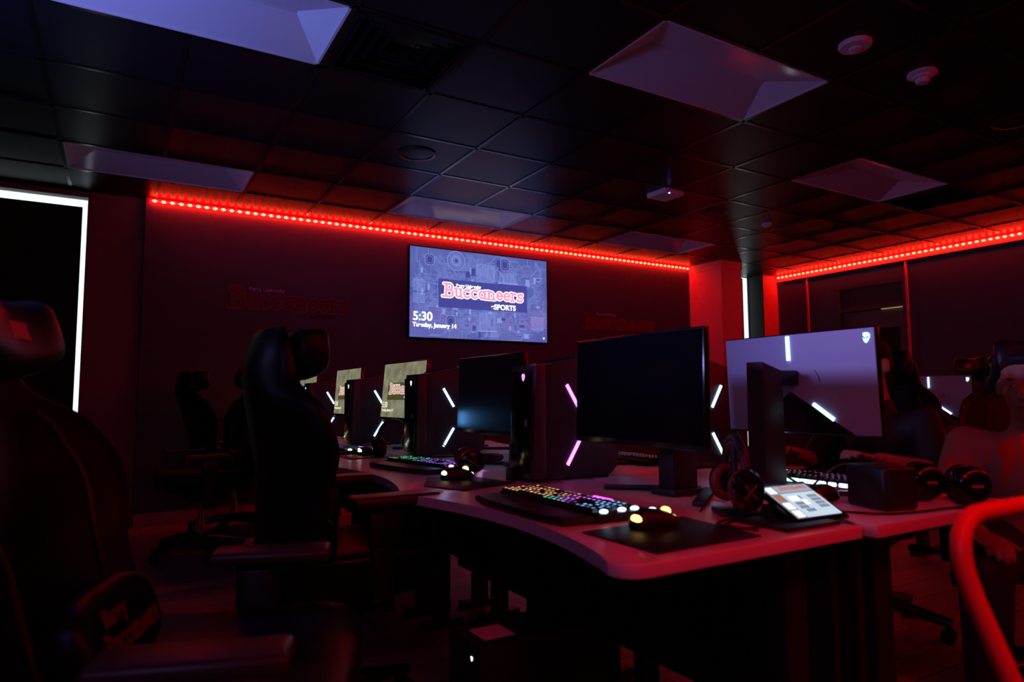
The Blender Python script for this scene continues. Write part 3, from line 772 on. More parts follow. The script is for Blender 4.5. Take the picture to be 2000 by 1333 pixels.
# ================================================================== mice, pads
def mouse(label, x, y, rz, mt, group='gaming mice'):
    t = thing('gaming_mouse', label, 'mouse', (x, y, DT+.004), rz, group)
    def warp(p):
        z = p.z if p.z > 0 else p.z*.25
        return Vector((p.x, p.y*(1-.18*math.cos(p.x/.062*1.6)), z*(1-.25*p.x/.062)+.005))
    se(.062, .034, .036, .9, .8, 24, 14, warp).build('mouse_body', M_black, t)
    q = MB(); q.cyl((.03,-.005,.032),(.03,.005,.032),.011,None,16); q.build('scroll_wheel', mt, t)
    q = MB(); q.ell((-.048,-.004,.021), (.012,.018,.011), None, 12, 8); q.build('palm_light', mt, t)
    q = MB(); q.ell((.056,.012,.014), (.009,.012,.009), None, 12, 8); q.build('front_light', mt, t)
    return t
mouse('mouse with warm orange lights on the nearest black pad', 1.035, 1.140, R(-8), M_warm)
mouse('mouse with pale yellow lights on the second desk pad', 1.045, 2.165, R(-6), emis('yellow_mouse_light', (1.,.85,.4), 3.5))
mouse('mouse with pale yellow and white lights on the third desk', 1.10, 3.30, R(0), emis('cream_mouse_light', (1.,.9,.7), 3.5))
mouse('mouse with violet lights on the right row desk beside the tablet', 1.69, 1.20, R(150), M_purple)
def pad(label, pts):
    c = sum((Vector(p) for p in pts), Vector((0,0)))/len(pts)
    t = MB().prism([(p[0]-c.x, p[1]-c.y) for p in pts], 0, .004, None, .0015).build('mouse_pad', mat('black_mouse_pad', (.014,.014,.018), .5), None, ang=30)
    t.location = (c.x, c.y, DT); tag(t, label, 'mouse pad', 'black mouse pads')
pad('black mouse pad on the nearest desk corner', [(.870,1.185),(.872,.955),(1.165,.960),(1.185,1.205)])
pad('black mouse pad on the second desk with a blue sheen', [(.872,2.06),(.94,1.90),(1.17,1.97),(1.12,2.26),(.98,2.28)])
pad('black mouse pad on the third desk', [(.95,3.40),(.95,3.14),(1.22,3.14),(1.22,3.36)])

# ================================================================== headsets
def headset(label, loc, rz, rx=0., cushion=M_cush, band=M_black, group='gaming headsets'):
    t = thing('gaming_headset', label, 'headset', loc, rz, group); t.rotation_euler = (0, rx, rz) if abs(rx) > 1 else (rx, 0, rz)
    A = [PI*k/16 for k in range(17)]
    m = MB().tube([(0, .085*math.cos(a), .07+.095*math.sin(a)) for a in A], .011, 10); m.build('headband', band, t)
    m = MB().tube([(0, .078*math.cos(a), .07+.084*math.sin(a)) for a in A[3:14]], .009, 8); m.build('headband_padding', mat('dim_red_padding', (.12,.012,.014), .6), t)
    for s in (-1, 1):
        M = Matrix.Translation((0, s*.085, .045)) @ Euler((R(-90*s),0,0)).to_matrix().to_4x4() @ Matrix.Diagonal((.85,1.05,1,1))
        c = MB().lathe([(.046,-.004),(.048,.01),(.04,.024),(.02,.03),(0,.031)], 28, M).build('ear_cup', M_blackg, t)
        q = MB().tube([M @ Vector((.022*a, .022*b, .0315)) for a, b in ((-.7,-.7),(0,0),(.7,.7))], .0025, 6).tube([M @ Vector((.022*a, .022*b, .0315)) for a, b in ((-.7,.7),(0,0),(.7,-.7))], .0025, 6); q.build('cup_emblem', mat('dim_red_emblem', (.14,.015,.02), .5), c)
        m = MB().tube([M @ Vector((.036*math.cos(2*PI*k/24), .036*math.sin(2*PI*k/24), -.012)) for k in range(24)], .012, 10, True); m.build('ear_cushion', cushion, t)
    return t
def headset_stand(label, x, y, rz):
    t = thing('headset_stand', label, 'stand', (x, y, DT), rz)
    MB().bx(-.05,.05,-.05,.05,0,.012,.004).build('stand_base', M_dark, t)
    MB().cyl((0,0,.01),(0,0,.175),.008).build('stand_post', M_black, t)
    MB().tube([(0,.045*math.cos(PI*k/8), .165+.02*math.sin(PI*k/8)) for k in range(9)], .009, 8).build('stand_hook', M_black, t)
headset('black and red headset hanging on a stand right of the nearest monitor', (1.335, 1.172, DT+.025), R(-32))
headset_stand('black headset stand on the nearest desk', 1.335, 1.172, R(-32))
headset('black headset with red ring beside the second computer tower', (1.20, 3.205, DT+.012), R(-80), R(6))
headset('black headset lying by the second desk mouse', (1.10, 2.28, DT+.055), R(-20), R(86))
# big ear cups right of the tablet
def studio_phones():
    t = thing('studio_headphones', 'pair of big round black ear cups lying right of the speaker box', 'headphones', (1.955, .985, DT))
    for (x, y, rz) in ((-.02,.05,R(-118)), (.0,-.055,R(-122))):
        M = Matrix.Translation((x, y, .054)) @ Euler((0,0,rz)).to_matrix().to_4x4() @ Euler((0,R(90),0)).to_matrix().to_4x4()
        c = MB().lathe([(.03,-.030),(.046,-.026),(.052,-.008),(.051,.010),(.041,.024),(.02,.030),(0,.031)], 36, M).build('ear_cup', M_blackg, t)
        MB().box(M @ Vector((0,0,.0312)), (.002,.03,.007), Euler((0,0,rz))).build('cup_label', mat('red_cup_label', (.5,.06,.05), .5), c, False)
        MB().tube([M @ Vector((.042*math.cos(2*PI*k/24), .042*math.sin(2*PI*k/24), -.031)) for k in range(24)], .011, 10, True).build('ear_cushion', M_leather, t)
    MB().tube([(-.0,.08,.02),(.04,.13,.016),(.10,.13,.016),(.13,.06,.016),(.04,-.03,.02)], .010, 8).build('headband', M_black, t)
studio_phones()
t = thing('desk_speaker', 'black box speaker on the right row desk behind the tablet', 'speaker', (1.735, 1.04, DT), R(-14))
MB().bx(-.054,.054,-.066,.066,0,.112,.012,3).build('speaker_box', M_black, t)
MB().bx(-.044,.044,-.0675,-.065,.012,.098,.004).build('speaker_grille', M_dark, t)
MB().bx(-.045,.045,-.02,.02,.109,.115,.003).build('top_handle', M_dark, t)

# ================================================================== tablet
bl, br_, tl, tr = Vector((1.338,.998,.770)), Vector((1.499,.998,.769)), Vector((1.362,1.1,.828)), Vector((1.528,1.1,.826))
ux = ((br_-bl)+(tr-tl)).normalized(); uy = ((tl-bl)+(tr-br_)).normalized(); uy = (uy-ux*uy.dot(ux)).normalized()
tb = thing('control_tablet', 'glowing touch control tablet on a wedge stand at the desk edge', 'tablet', (1.40, 1.04, DT))
sw, sh = .163, .117
TM = basis(bl-Vector((1.40,1.04,DT)), ux, uy)
m = MB(); m.box((sw/2, sh/2, -.007), (sw+.026, sh+.026, .012), None, .003); m.bm.transform(TM); m.build('tablet_body', M_blackg, tb)
m = MB().poly([TM @ Vector((x,y,.0002)) for x, y in ((0,0),(sw,0),(sw,sh),(0,sh))]); ts = m.build('touch_screen', emis('pale_touch_screen', (.62,.74,.88), .95), tb, False)
M_grey = emis('grey_screen_area', (.30,.36,.44), .8); M_dgrey = emis('grey_screen_buttons', (.16,.22,.31), .8); M_or = emis('orange_screen_button', (.50,.20,.10), .8)
def rects(name, mt, L, z=.0006):
    m = MB()
    for x0, x1, y0, y1 in L: m.poly([TM @ Vector((x*sw, y*sh, z)) for x, y in ((x0,y0),(x1,y0),(x1,y1),(x0,y1))])
    return m.build(name, mt, ts, False)
rects('side_column', M_grey, [(0,.215,0,1)]); rects('header', M_grey, [(.215,1,.735,1)], .0005)
rects('header_panel', emis('header_pale', (.42,.50,.58), .85), [(.24,.985,.78,.97)], .0008)
for y0 in (.76, .26, .02): rects('menu_button', M_textw, [(.03,.19,y0,y0+.2)], .001)
rects('menu_button', M_or, [(.03,.19,.51,.71)], .001)
rects('white_tile', M_textw, [(.30,.50,.50,.64),(.50,.60,.36,.50)], .001)
g = []
for a in range(4):
    for b in range(4): g.append((.72+.055*a, .765+.055*a, .22+.11*b, .31+.11*b))
for a in range(3): g.append((.30+.065*a, .355+.065*a, .36, .45)); g.append((.30+.065*a, .355+.065*a, .25, .34)); g.append((.36+.065*a, .415+.065*a, .14, .23))
g += [(.52,.56,.54,.64)]
rects('keypad_tiles', M_dgrey, g[:16], .001); rects('keypad_tiles', M_dgrey, g[16:], .001)
wordmark(ts, .60*sw/MARKW, TM @ Matrix.Translation((.31*sw, .84*sh, .001)), emis('red_screen_letters', (.62,.16,.14), .9), M_grey, 'team_lettering', .2, .28, .0003)
m = MB(); m.prism([(-.02,0),(.115,0),(.10,.034),(.03,.004)], -.08, .08, basis((.0,-.055,0), (.2,1,0), (0,0,1)) ); m.build('wedge_stand', M_black, tb, False)
MB().bx(-.155,.03,-.085,.06,0,.008,.003).build('stand_base', M_black, tb)

# ================================================================== cables
def cable(label, pts, r=.003, name='cable', mt=M_black):
    # catmull-rom through points
    P = [Vector(p) for p in pts]; out = []
    for i in range(len(P)-1):
        a, b, c, d = P[max(i-1,0)], P[i], P[i+1], P[min(i+2, len(P)-1)]
        for k in range(8):
            s = k/8; out.append(.5*((2*b)+(c-a)*s+(2*a-5*b+4*c-d)*s*s+(3*b-a-3*c+d)*s**3))
    out.append(P[-1])
    return tag(MB().tube(out, r, 8).build(name, mt), label, 'cable')
z = DT+.004
cable('black cable looped below the headset stand', [(1.30,1.12,z),(1.22,1.09,z),(1.17,1.06,z),(1.20,1.02,z),(1.28,1.035,z),(1.29,1.09,z),(1.22,1.10,z+.004),(1.17,1.085,z),(1.165,1.045,z+.004),(1.20,.995,z)])
cable('black cable running from the tablet to the right desk', [(1.47,1.14,z),(1.56,1.05,z),(1.62,.97,z),(1.72,.94,z),(1.84,.93,z),(1.90,.91,z)])
cable('black cable hanging in a loop over the right desk end', [(1.62,1.2,z),(1.70,1.19,z+.06),(1.84,1.21,z+.09),(1.95,1.22,z+.06),(2.04,1.18,z)])
cable('violet-lit cable hanging behind the right row monitor', [(1.80,1.43,.92),(1.81,1.44,.85),(1.84,1.42,.80),(1.90,1.40,z)], .004)
cable('cable standing in an arc behind the nearest keyboard', [(1.27,1.23,z),(1.33,1.25,z+.03),(1.37,1.22,z+.09),(1.36,1.21,z+.12)], .0025)
cable('thin cable hanging in front of the second computer tower', [(1.30,2.93,.99),(1.29,2.92,.90),(1.34,2.90,.81),(1.40,2.88,z)], .0025)

# small things on desks
t = thing('small_box', 'small black cube on the second desk behind the keyboard', 'box', (1.21, 2.045, DT), R(15)); MB().bx(-.025,.025,-.02,.02,0,.045,.004).build('cube_body', M_black, t); MB().bx(-.026,-.0245,-.012,.012,.01,.03).build('front_label', M_dark, t, False)
tag(MB().bx(1.24,1.32,1.90,1.95,DT,DT+.0015).build('paper_note', mat('violet_paper', (.3,.15,.3), .6), None, False), 'small pinkish note at the foot of the first computer tower', 'note')
# tower standing under the desk
t = thing('floor_computer', 'black computer standing on the floor under the nearest desk with tiny white light', 'computer', (.78, 1.58, 0), R(0))
MB().bx(.0,.40,-.09,.09,.012,.44,.008).build('case', M_black, t)
MB().bx(.03,.12,-.06,.03,.4405,.4415).build('top_sticker', mat('pink_sticker', (.8,.35,.4), .5), t, False)
alien_logo(t, Matrix.Translation((-.001, -.05, .40)) @ basis((0,0,0), (0,-1,0), (0,0,1)), .006, emis('white_logo_light', (.8,.9,1.), 4))
for q in (.05,.35): MB().bx(q-.02,q+.02,-.08,.08,0,.013).build('foot', M_black, t, False)

# ================================================================== gaming chair
def lerp_table(T, v):
    for (a, x), (b, y) in zip(T, T[1:]):
        if v <= b:
            s = (v-a)/(b-a); s = s*s*(3-2*s); return x+(y-x)*s
    return T[-1][1]
def make_chair(label, pillow=M_leather, group='racing style gaming chairs'):
    t = thing('gaming_chair', label, 'chair', (0,0,0), 0, group)
    # seat
    def sw_(p):
        u = p.y/.27; return Vector((p.x, p.y, p.z + .055*abs(u)**3 + .02*(p.x/.26)**2))
    o = se(.27, .275, .065, .35, .35, 32, 12, sw_).build('seat', M_leather, t); o.location = (.0,0,.475)
    # backrest
    WT = [(0,.215),(.2,.235),(.38,.235),(.58,.29),(.70,.275),(.82,.175),(.92,.165),(1,.12)]
    FT = [(0,.09),(.3,.07),(.55,.105),(.68,.09),(.80,.035),(1,.02)]
    L = .84; m = MB(); nu, nv = 17, 25
    def pt(u, v, back):
        uu = u*2-1; w = lerp_table(WT, v); f = lerp_table(FT, v)*abs(uu)**2.4
        th = .085*(1-.55*abs(uu)**3)*(1 if v < .85 else 1-.5*(v-.85)/.15)
        x = f - (th if back else 0) + .03*math.sin(PI*min(1, v*1.3))
        return Vector((x, uu*w, v*L))
    A = m.grid(lambda u, v: pt(u, v, False), nu, nv); B = m.grid(lambda u, v: pt(u, v, True), nu, nv)
    for j in range(nv-1):
        for i in (0, nu-1): m.bm.faces.new((A[j][i], A[j+1][i], B[j+1][i], B[j][i]))
    for i in range(nu-1):
        for j in (0, nv-1): m.bm.faces.new((A[j][i], A[j][i+1], B[j][i+1], B[j][i]))
    back = m.build('backrest', M_leather, t, sub=1, ang=80); back.location = (-.22,0,.43); back.rotation_euler = (0,R(-11),0)
    # side bolster panels in dark red seams
    for s in (-1, 1):
        pts = [pt(.5+s*.34, v, False)+Vector((.004,0,0)) for v in [.08+.66*k/16 for k in range(17)]]
        MB().tube(pts, .006, 6).build('seam_piping', M_leather2, back)
    # head pillow: two raised lobes
    def hw(p):
        u = abs(p.y)/.16; return Vector((p.x*(1+.35*u)+.02*u*u, p.y, p.z*(1+.0*u) + (.035*u*u if p.z > 0 else .01*u)))
    hp = se(.05, .16, .075, .6, .55, 28, 12, hw).build('head_pillow', pillow, back); hp.location = (.075,0,.745)
    MB().bx(.052,.054,-.03,.03,.70,.735).build('pillow_emblem', M_red, back, False).location = (.075,0,.03)
    lp = se(.05, .17, .09, .6, .5, 28, 12, lambda p: Vector((p.x+.03*(p.y/.17)**2, p.y, p.z))).build('lumbar_pillow', M_leather, back); lp.location = (.075,0,.17)
    Mt = basis((.066,-.12,-.03), (0,1,0), (0,0,1))
    wordmark(lp, .24/MARKW, Mt, M_wallred, M_black, 'team_lettering', .2, .26, .0015)
    text('Barry', .045, M_wallred, lp, 'small_heading', MT(Mt, .02, .05, .002), 'LEFT', .001)
    MB().bx(-.105,-.098,-.012,.012,.05,.10).build('rear_tag', mat('violet_tag', (.45,.2,.5), .5), back, False)
    # arms
    for s in (-1, 1):
        m = MB().box((.02, s*.315, .50), (.07,.035,.30), None, .008).box((.02, s*.255, .385), (.06,.16,.02), None, .005).box((.02, s*.33, .60), (.10,.028,.11), None, .008)
        arm = m.build('armrest', M_black, t)
        MB().box((.05, s*.33, .678), (.27,.10,.032), None, .013, 3).build('arm_pad', mat('arm_pad_rubber', (.045,.03,.033), .4), arm)
    # mechanism, lift, base
    MB().box((-.02,0,.39), (.26,.2,.04), None, .008).tube([(.02,-.1,.39),(.03,-.22,.38),(.03,-.27,.375)], .006, 8).build('tilt_mechanism', M_black, t)
    MB().cyl((0,0,.10),(0,0,.25),.028).cyl((0,0,.25),(0,0,.38),.017).build('gas_lift', M_chrome, t)
    for k in range(5):
        a = 2*PI*k/5+.35; d = Vector((math.cos(a), math.sin(a), 0)); n = Vector((-d.y, d.x, 0))
        m = MB().tube([d*.0+Vector((0,0,.125)), d*.10+Vector((0,0,.122)), d*.22+Vector((0,0,.10)), d*.315+Vector((0,0,.082))], [.034,.03,.024,.02], 10)
        lg = m.build('base_leg', mat('dark_polished_metal', (.16,.16,.17), .28, metal=1), t)
        c = d*.30
        m = MB()
        for s in (-1, 1): m.cyl(c+n*(s*.008)+Vector((0,0,.03)), c+n*(s*.026)+Vector((0,0,.03)), .029, None, 20)
        m.cyl(c+Vector((0,0,.03)), c+Vector((0,0,.085)), .011); m.build('caster', M_blackg, lg)
    return t
ch0 = make_chair('nearest gaming chair filling the lower left corner, lettering on its cushion')
place(ch0, (.17, 1.40, 0), (0,0,R(-20)))

c1 = dup(ch0, 'upright gaming chair in the middle of the left side, seen from the side', (.63, 2.20, 0), R(2))
c1b = [c for c in c1.children if c.name.startswith('backrest')][0]; c1b.rotation_euler = (0,R(-3),0); c1b.location.x += .04
for c in c1.children:
    if c.name.startswith('armrest'):
        sd = 1 if sum(v.co.y for v in c.data.vertices) > 0 else -1
        c.location = (.03, -sd*.05, .068)
dup(ch0, 'gaming chair turned away from the desks with its chrome lift showing', (.50, 4.98, 0), R(186))
dup(ch0, 'gaming chair furthest back at the left, against the television wall', (.80, 5.66, 0), R(4))
dup(ch0, 'gaming chair holding the person in black behind the violet-lit monitor', (2.97, 1.86, 0), R(196))
dup(ch0, 'gaming chair behind the person in the tan shirt', (2.83, 1.06, 0), R(205))
[c for c in ch0.children if c.name.startswith('backrest')][0].rotation_euler = (0,R(-20),0)
# ================================================================== far right island
def isl(k, y0, y1, front, back, label): desk(y0, y1, front, back, label, 'desks of the right island')
isl(0, 1.55, 2.6, 4.05, 4.75, 'island desk at right, nearer the camera side'); isl(1, 1.55, 2.6, 5.46, 4.77, 'island desk at right, on its far side')
monitor('far monitor back with short light bar beside the tan-shirted person', 5.14, 2.66, .86, PI, 'dark', 0, 'monitors of the right island')
tower('far desktop computer on the right island with a glowing emblem', 4.66, 2.02, 0, M_barblue, M_logoblue, 'desktop computers of the right island')
keyboard('keyboard with violet glow on the right island desk', 4.30, 2.18, R(-90), lambda u, v: (.35,.12,1.), (.5,.15,1.), (.4,.15,1.), False, gK)
mouse('mouse with violet glow on the right island desk', 4.35, 1.86, R(20), M_purple)
headset('black headset with red padding on the right island desk', (4.52, 2.32, DT+.02), R(60), R(10))
headset('black headset lying on top of the far computer', (4.80, 2.02, DT+.497), R(40), R(-86))
dup(ch0, 'gaming chair beyond the right island with its red-lit head pillow showing', (5.95, 3.07, 0), R(160)).scale = (1,1,1.1)
# ================================================================== red tube frame
t = thing('tubular_frame', 'red tubular metal chair frame in the lower right corner', 'chair frame', (0,0,0))
P = []
yt = .45
def bez(a, b, c, n=10): return [a*(1-s)**2 + b*2*s*(1-s) + c*s*s for s in [k/n for k in range(n+1)]]
V3 = Vector
L_ = [V3((.955,.16,.02)), V3((.945,.30,.36)), V3((.925,.405,.70)), V3((.912,.437,.80))]
L_ += bez(V3((.910,.445,.83)), V3((.903,.453,.892)), V3((.975,.455,.895)))
Rr = [V3((2*1.20-p.x, p.y, p.z)) for p in L_[::-1]]
MB().tube(L_+Rr, .0118, 16).build('bent_tube', M_redtube, t)
MB().tube([(.955,.16,.02),(.955,.62,.012)], .0118, 12).tube([(1.445,.16,.02),(1.445,.62,.012)], .0118, 12).build('floor_rail', M_redtube, t)
MB().tube([(.945,.30,.36),(1.455,.30,.36)], .009, 12).build('cross_bar', M_redtube, t)

# ================================================================== people
def bake(m, name, mt, parent, vox, smooth_it=6):
    bmesh.ops.recalc_face_normals(m.bm, faces=m.bm.faces)
    me = bpy.data.meshes.new(name); m.bm.to_mesh(me); m.bm.free()
    o = bpy.data.objects.new(name, me); C.objects.link(o)
    a = o.modifiers.new('r', 'REMESH'); a.mode = 'VOXEL'; a.voxel_size = vox; a.use_smooth_shade = True
    b = o.modifiers.new('s', 'SMOOTH'); b.factor = .5; b.iterations = smooth_it
    bpy.context.view_layer.update()
    me2 = bpy.data.meshes.new_from_object(o.evaluated_get(bpy.context.evaluated_depsgraph_get()))
    bpy.data.objects.remove(o); bpy.data.meshes.remove(me)
    me2.name = name; me2.materials.clear(); me2.materials.append(mt)
    for p in me2.polygons: p.use_smooth = True
    o = bpy.data.objects.new(name, me2); C.objects.link(o); o.parent = parent
    return o
def head_geo(m, Mh):
    """head centred at origin, face to +X"""
    def e(c, r, rot=None):
        g = m.ell(c, r, rot, 20, 14); bmesh.ops.transform(m.bm, matrix=Mh, verts=g)
    e((-.012,0,.03), (.092,.074,.085)); e((.028,0,-.035), (.062,.056,.078)); e((.045,0,-.088), (.034,.034,.026))
    e((.02,0,-.02), (.066,.066,.08))
    e((.092,0,-.012), (.014,.012,.026), Euler((0,R(-18),0))); e((.098,0,-.03), (.015,.017,.011))     # nose
    for s in (-1, 1):
        e((.070,s*.03,.024), (.018,.028,.010)); e((.072,s*.03,.0135), (.014,.020,.005)); e((.071,s*.03,-.004), (.013,.019,.006)); e((.06,s*.042,-.02), (.022,.02,.018)); e((.002,s*.077,-.006), (.019,.010,.033), Euler((0,0,s*R(20))))
    e((.082,0,-.056), (.014,.024,.0065)); e((.080,0,-.068), (.014,.021,.0075))                       # lips
def hand_geo(m, wrist, d, up, side, s=1.):
    """palm from wrist along d, fingers curled toward -up; side = thumb direction"""
    d, up, side = Vector(d).normalized(), Vector(up).normalized(), Vector(side).normalized(); w = Vector(wrist)
    for q in (-.028,-.009,.009,.028):
        m.cap(w+side*q*.7+d*.01, w+side*q+d*.085, .014, .011)
    for q, L in zip((.030,.010,-.010,-.029), (.072,.080,.074,.058)):
        a = w+side*q+d*.085; b = a+d*L*.5+up*.006; c = b+(d*.7-up*.7)*L*.28; e_ = c+(d*.3-up*.95)*L*.25
        m.cap(a, b, .0095, .009); m.cap(b, c, .009, .008); m.cap(c, e_, .008, .007)
    a = w+side*.025+d*.02; b = a+side*.03+d*.03-up*.008; c = b+side*.008+d*.035; m.cap(a, b, .014, .011); m.cap(b, c, .011, .009)
def person(label, loc, rz, skin, shirtm, hairm, pose, voxb=.008):
    t = thing('person', label, 'person', loc, rz)
    P = {k: Vector(v) for k, v in pose['j'].items()}
    m = MB()
    # trunk
    m.cap(P['pelvis'], P['waist'], .135, .12); m.cap(P['waist'], P['chest'], .12, .135)
    for s in 'lr': m.cap(P['chest'], P['sh'+s]*.75+P['chest']*.25, .105, .062); m.cap(P['pelvis'], P['hip'+s], .12, .095)
    m.cap(P['chest']+Vector((0,0,.06)), P['neck'], .085, .058); m.cap(P['neck'], P['head']+Vector((-.01,0,-.04)), .054, .05)
    for s in 'lr':
        m.cap(P['sh'+s], P['el'+s], .050, .040); m.cap(P['el'+s], P['wr'+s], .042, .028)
        m.cap(P['hip'+s], P['kn'+s], .088, .060); m.cap(P['kn'+s], P['an'+s], .058, .040); m.cap(P['an'+s]+Vector((-.03,0,-.02)), P['an'+s]+Vector((.14,0,-.035)), .038, .034)
        d = (P['wr'+s]-P['el'+s]); hand_geo(m, P['wr'+s]+d.normalized()*.01, d, (0,0,1), (0,1 if s == 'r' else -1,0))
    Mh = Matrix.Translation(P['head']) @ Euler(pose['hrot']).to_matrix().to_4x4()
    head_geo(m, Mh)
    body = bake(m, 'body', skin, t, voxb, 4)
    # clothing
    m = MB(); k = .015
    m.cap(P['pelvis']+Vector((0,0,-.02)), P['waist'], .135+k, .122+k); m.cap(P['waist'], P['chest'], .122+k, .135+k)
    for s in 'lr':
        m.cap(P['chest'], P['sh'+s]*.75+P['chest']*.25, .105+k, .062+k*.8)
        m.cap(P['sh'+s], P['sh'+s].lerp(P['el'+s], pose.get('sleeve', .7)), .056+k*.5, .050+k*.6)
    m.cap(P['chest']+Vector((0,0,.05)), P['neck']+Vector((-.005,0,-.025)), .09+k*.5, .062+k*.4)
    sh = bake(m, 'shirt', shirtm, t, .012, 5)
    m = MB()
    for s in 'lr':
        m.cap(P['pelvis']+Vector((0,0,-.01)), P['hip'+s], .13, .108); m.cap(P['hip'+s], P['kn'+s], .102, .074); m.cap(P['kn'+s], P['an'+s]+Vector((0,0,.03)), .074, .058)
    bake(m, 'trousers', mat('dark_trousers', (.012,.012,.016), .7), t, .014, 4)
    for s in 'lr':
        q = MB(); a = P['an'+s]; q.cap(a+Vector((-.045,0,-.025)), a+Vector((.15,0,-.035)), .05, .042); bake(q, 'shoe', M_black, t, .01, 3)
    # hair
    m = MB()
    for c, r in pose['hair']:
        g = m.ell(c, r, None, 20, 14); bmesh.ops.transform(m.bm, matrix=Mh, verts=g)
    bake(m, 'hair', hairm, t, .008, 2)
    for s in (-1, 1):
        q = MB(); q.ell(Mh @ Vector((.0815, s*.030, .006)), (.006,.0115,.0048), Euler(pose['hrot']), 14, 10); ey = q.build('eye', mat('eye_white', (.55,.5,.48), .25), t)
        q = MB(); q.ell(Mh @ Vector((.0855, s*.030, .006)), (.003,.0048,.0046), None, 10, 8); q.build('iris', mat('eye_iris', (.02,.012,.01), .2), ey)
        q = MB().tube([Mh @ Vector((.086-.012*abs(k-1), s*(.016+.015*k), .026+.003*(k == 1))) for k in range(3)], .0045, 6); q.build('eyebrow', M_hair, t)
    q = MB(); q.ell(Mh @ Vector((.0935,0,-.062)), (.0045,.020,.0028), None, 12, 8); q.build('mouth', mat('lip_line', (.10,.03,.03), .4), t)
    return t, sh, Mh, P
# person in black (faces -X, behind the monitor)
j1 = dict(pelvis=(0,0,.56), waist=(.01,0,.68), chest=(.03,0,.84), neck=(.045,0,1.02), head=(.08,0,1.18),
          shl=(.03,.20,.93), shr=(.03,-.20,.93), ell=(.13,.285,.735), elr=(.13,-.285,.735), wrl=(.38,.20,.79), wrr=(.38,-.20,.79),
          hipl=(.02,.10,.54), hipr=(.02,-.10,.54), knl=(.44,.15,.52), knr=(.44,-.15,.52), anl=(.44,.16,.08), anr=(.44,-.16,.08))
hair_long = [((-.018,0,.050),(.098,.079,.075)), ((-.058,0,.0),(.056,.072,.10)), ((.04,0,.085),(.05,.062,.034)), ((-.062,0,-.075),(.045,.062,.07))]
p1, s1, Mh1, P1 = person('person in a black jersey seated behind the violet-lit monitor, only ear and hair showing', (3.03, 1.79, 0), R(180), M_skin1, M_jersey, M_hair, dict(j=j1, hrot=(0,R(6),R(4)), hair=hair_long, sleeve=.95), .009)
text('S', .075, M_white, s1, 'sleeve_mark', basis((.20, .372, .80), (1,.25,.12), (-.1,0,1)), 'LEFT', .003)
# person in the tan shirt (faces the camera side)
def shirt_mat():
    m = bpy.data.materials.new('tan_shirt_red_streaks'); n, l, b = nodes(m)
    tc = n.new('ShaderNodeTexCoord'); mp = n.new('ShaderNodeMapping'); mp.inputs['Rotation'].default_value = (0,R(0),R(0)); mp.inputs['Scale'].default_value = (1,16,4)
    l.new(tc.outputs['Object'], mp.inputs['Vector'])
    ns = n.new('ShaderNodeTexNoise'); ns.inputs['Scale'].default_value = 1; ns.inputs['Detail'].default_value = 3; l.new(mp.outputs['Vector'], ns.inputs['Vector'])
    cr = n.new('ShaderNodeValToRGB'); cr.color_ramp.elements[0].position = .54; cr.color_ramp.elements[1].position = .60
    cr.color_ramp.elements[0].color = (0,0,0,1); cr.color_ramp.elements[1].color = (1,1,1,1); l.new(ns.outputs['Fac'], cr.inputs['Fac'])
    sx = n.new('ShaderNodeSeparateXYZ'); l.new(tc.outputs['Object'], sx.inputs['Vector'])
    fr = n.new('ShaderNodeMath'); fr.operation = 'GREATER_THAN'; fr.inputs[1].default_value = .10; l.new(sx.outputs['X'], fr.inputs[0])
    mu = n.new('ShaderNodeMath'); mu.operation = 'MULTIPLY'; l.new(cr.outputs['Color'], mu.inputs[0]); l.new(fr.outputs[0], mu.inputs[1])
    mx = n.new('ShaderNodeMix'); mx.data_type = 'RGBA'; l.new(mu.outputs[0], mx.inputs[0]); mx.inputs[6].default_value = (.40,.29,.22,1); mx.inputs[7].default_value = (.75,.02,.02,1)
    l.new(mx.outputs[2], b.inputs['Base Color']); b.inputs['Roughness'].default_value = .85
    return m
j2 = dict(pelvis=(0,0,.56), waist=(.01,0,.66), chest=(.03,0,.79), neck=(.04,0,.93), head=(.075,0,1.075),
          shl=(.02,.185,.875), shr=(.02,-.185,.875), ell=(.12,.25,.66), elr=(.12,-.25,.66), wrl=(.36,.16,.62), wrr=(.36,-.16,.62),
          hipl=(.02,.10,.54), hipr=(.02,-.10,.54), knl=(.44,.15,.52), knr=(.44,-.15,.52), anl=(.44,.16,.08), anr=(.44,-.16,.08))
hair_short = [((-.026,0,.064),(.090,.078,.068)), ((-.048,0,.02),(.063,.071,.085)), ((.022,0,.096),(.052,.058,.022))]
person('person in a tan shirt with red streaks at the right edge, short black hair', (2.705, 1.09, 0), R(205), M_skin2, shirt_mat(), M_hair, dict(j=j2, hrot=(0,R(4),R(-12)), hair=hair_short, sleeve=.75), .007)

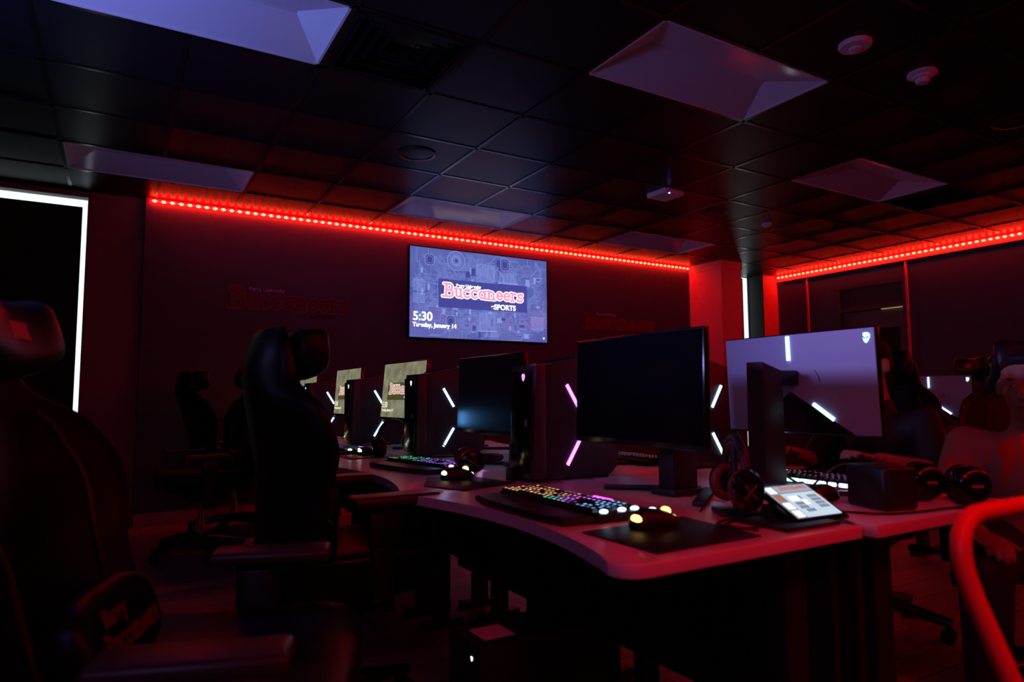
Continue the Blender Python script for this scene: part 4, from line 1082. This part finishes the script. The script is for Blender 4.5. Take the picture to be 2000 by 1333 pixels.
# ================================================================== lights
def area(name, loc, to, sx, sy, col, power):
    L = bpy.data.lights.new(name, 'AREA'); L.shape = 'RECTANGLE'; L.size = sx; L.size_y = sy; L.color = col; L.energy = power
    o = bpy.data.objects.new(name, L); C.objects.link(o); o.location = loc
    o.rotation_euler = (Vector(to)-Vector(loc)).to_track_quat('-Z', 'Y').to_euler(); return o
area('blue_display_glow', (-1.4, 2.4, 1.6), (-.1, 3.0, 2.74), .7, .4, (.22,.28,1.), 15).data.spread = R(100)
area('violet_room_fill', (-1.2, -.3, 1.9), (2.2, 3.0, 1.1), .8, .5, (.42,.30,1.), 3.2)  # added violet fill, no fixture stands here
area('violet_monitor_fill', (-2.6, 2.4, 2.1), (1.9, 1.28, 1.34), .5, .4, (.40,.33,1.), 1.4).data.spread = R(18)  # added narrow beam tinting the turned-away monitor's back, no display stands here

area('red_tube_fill', (.45, -.40, 2.3), (1.15, .65, .75), .3, .2, (1.,.003,.004), 1.3).data.spread = R(60)  # added red fill for the tube frame and desk corner, no real lamp
area('blue_glare_fill', (1.255, 2.735, .955), (1.295, 2.55, .965), .03, .06, (.12,.42,1.), .06)  # tiny lamp added to make the blue glare on the dark screen

w = bpy.data.worlds.new('dark_world'); bpy.context.scene.world = w; w.use_nodes = True
w.node_tree.nodes['Background'].inputs[0].default_value = (.02,.02,.05,1); w.node_tree.nodes['Background'].inputs[1].default_value = .1

# ================================================================== camera
yaw, pitch, roll = 1.03924379, .08313304, -.00508181
f = Vector((math.cos(yaw)*math.cos(pitch), math.sin(yaw)*math.cos(pitch), math.sin(pitch)))
r = f.cross(Vector((0,0,1))).normalized(); u = r.cross(f)
c_, s_ = math.cos(roll), math.sin(roll); r, u = r*c_+u*s_, u*c_-r*s_
cam = bpy.data.cameras.new('camera'); cam.sensor_width = 36; cam.lens = 1300.166/2000*36; cam.clip_start = .02
cam.dof.use_dof = True; cam.dof.focus_distance = 3.6; cam.dof.aperture_fstop = 3.2
co = bpy.data.objects.new('camera', cam); C.objects.link(co)
Mc = Matrix.Identity(4)
for i, v in enumerate((r, u, -f)):
    for k in range(3): Mc[k][i] = v[k]
Mc.translation = Vector((0,0,1.0498)); co.matrix_world = Mc
S = bpy.context.scene; S.camera = co
S.view_settings.view_transform = 'Standard'; S.view_settings.look = 'None'; S.view_settings.exposure = 0; S.view_settings.gamma = 1
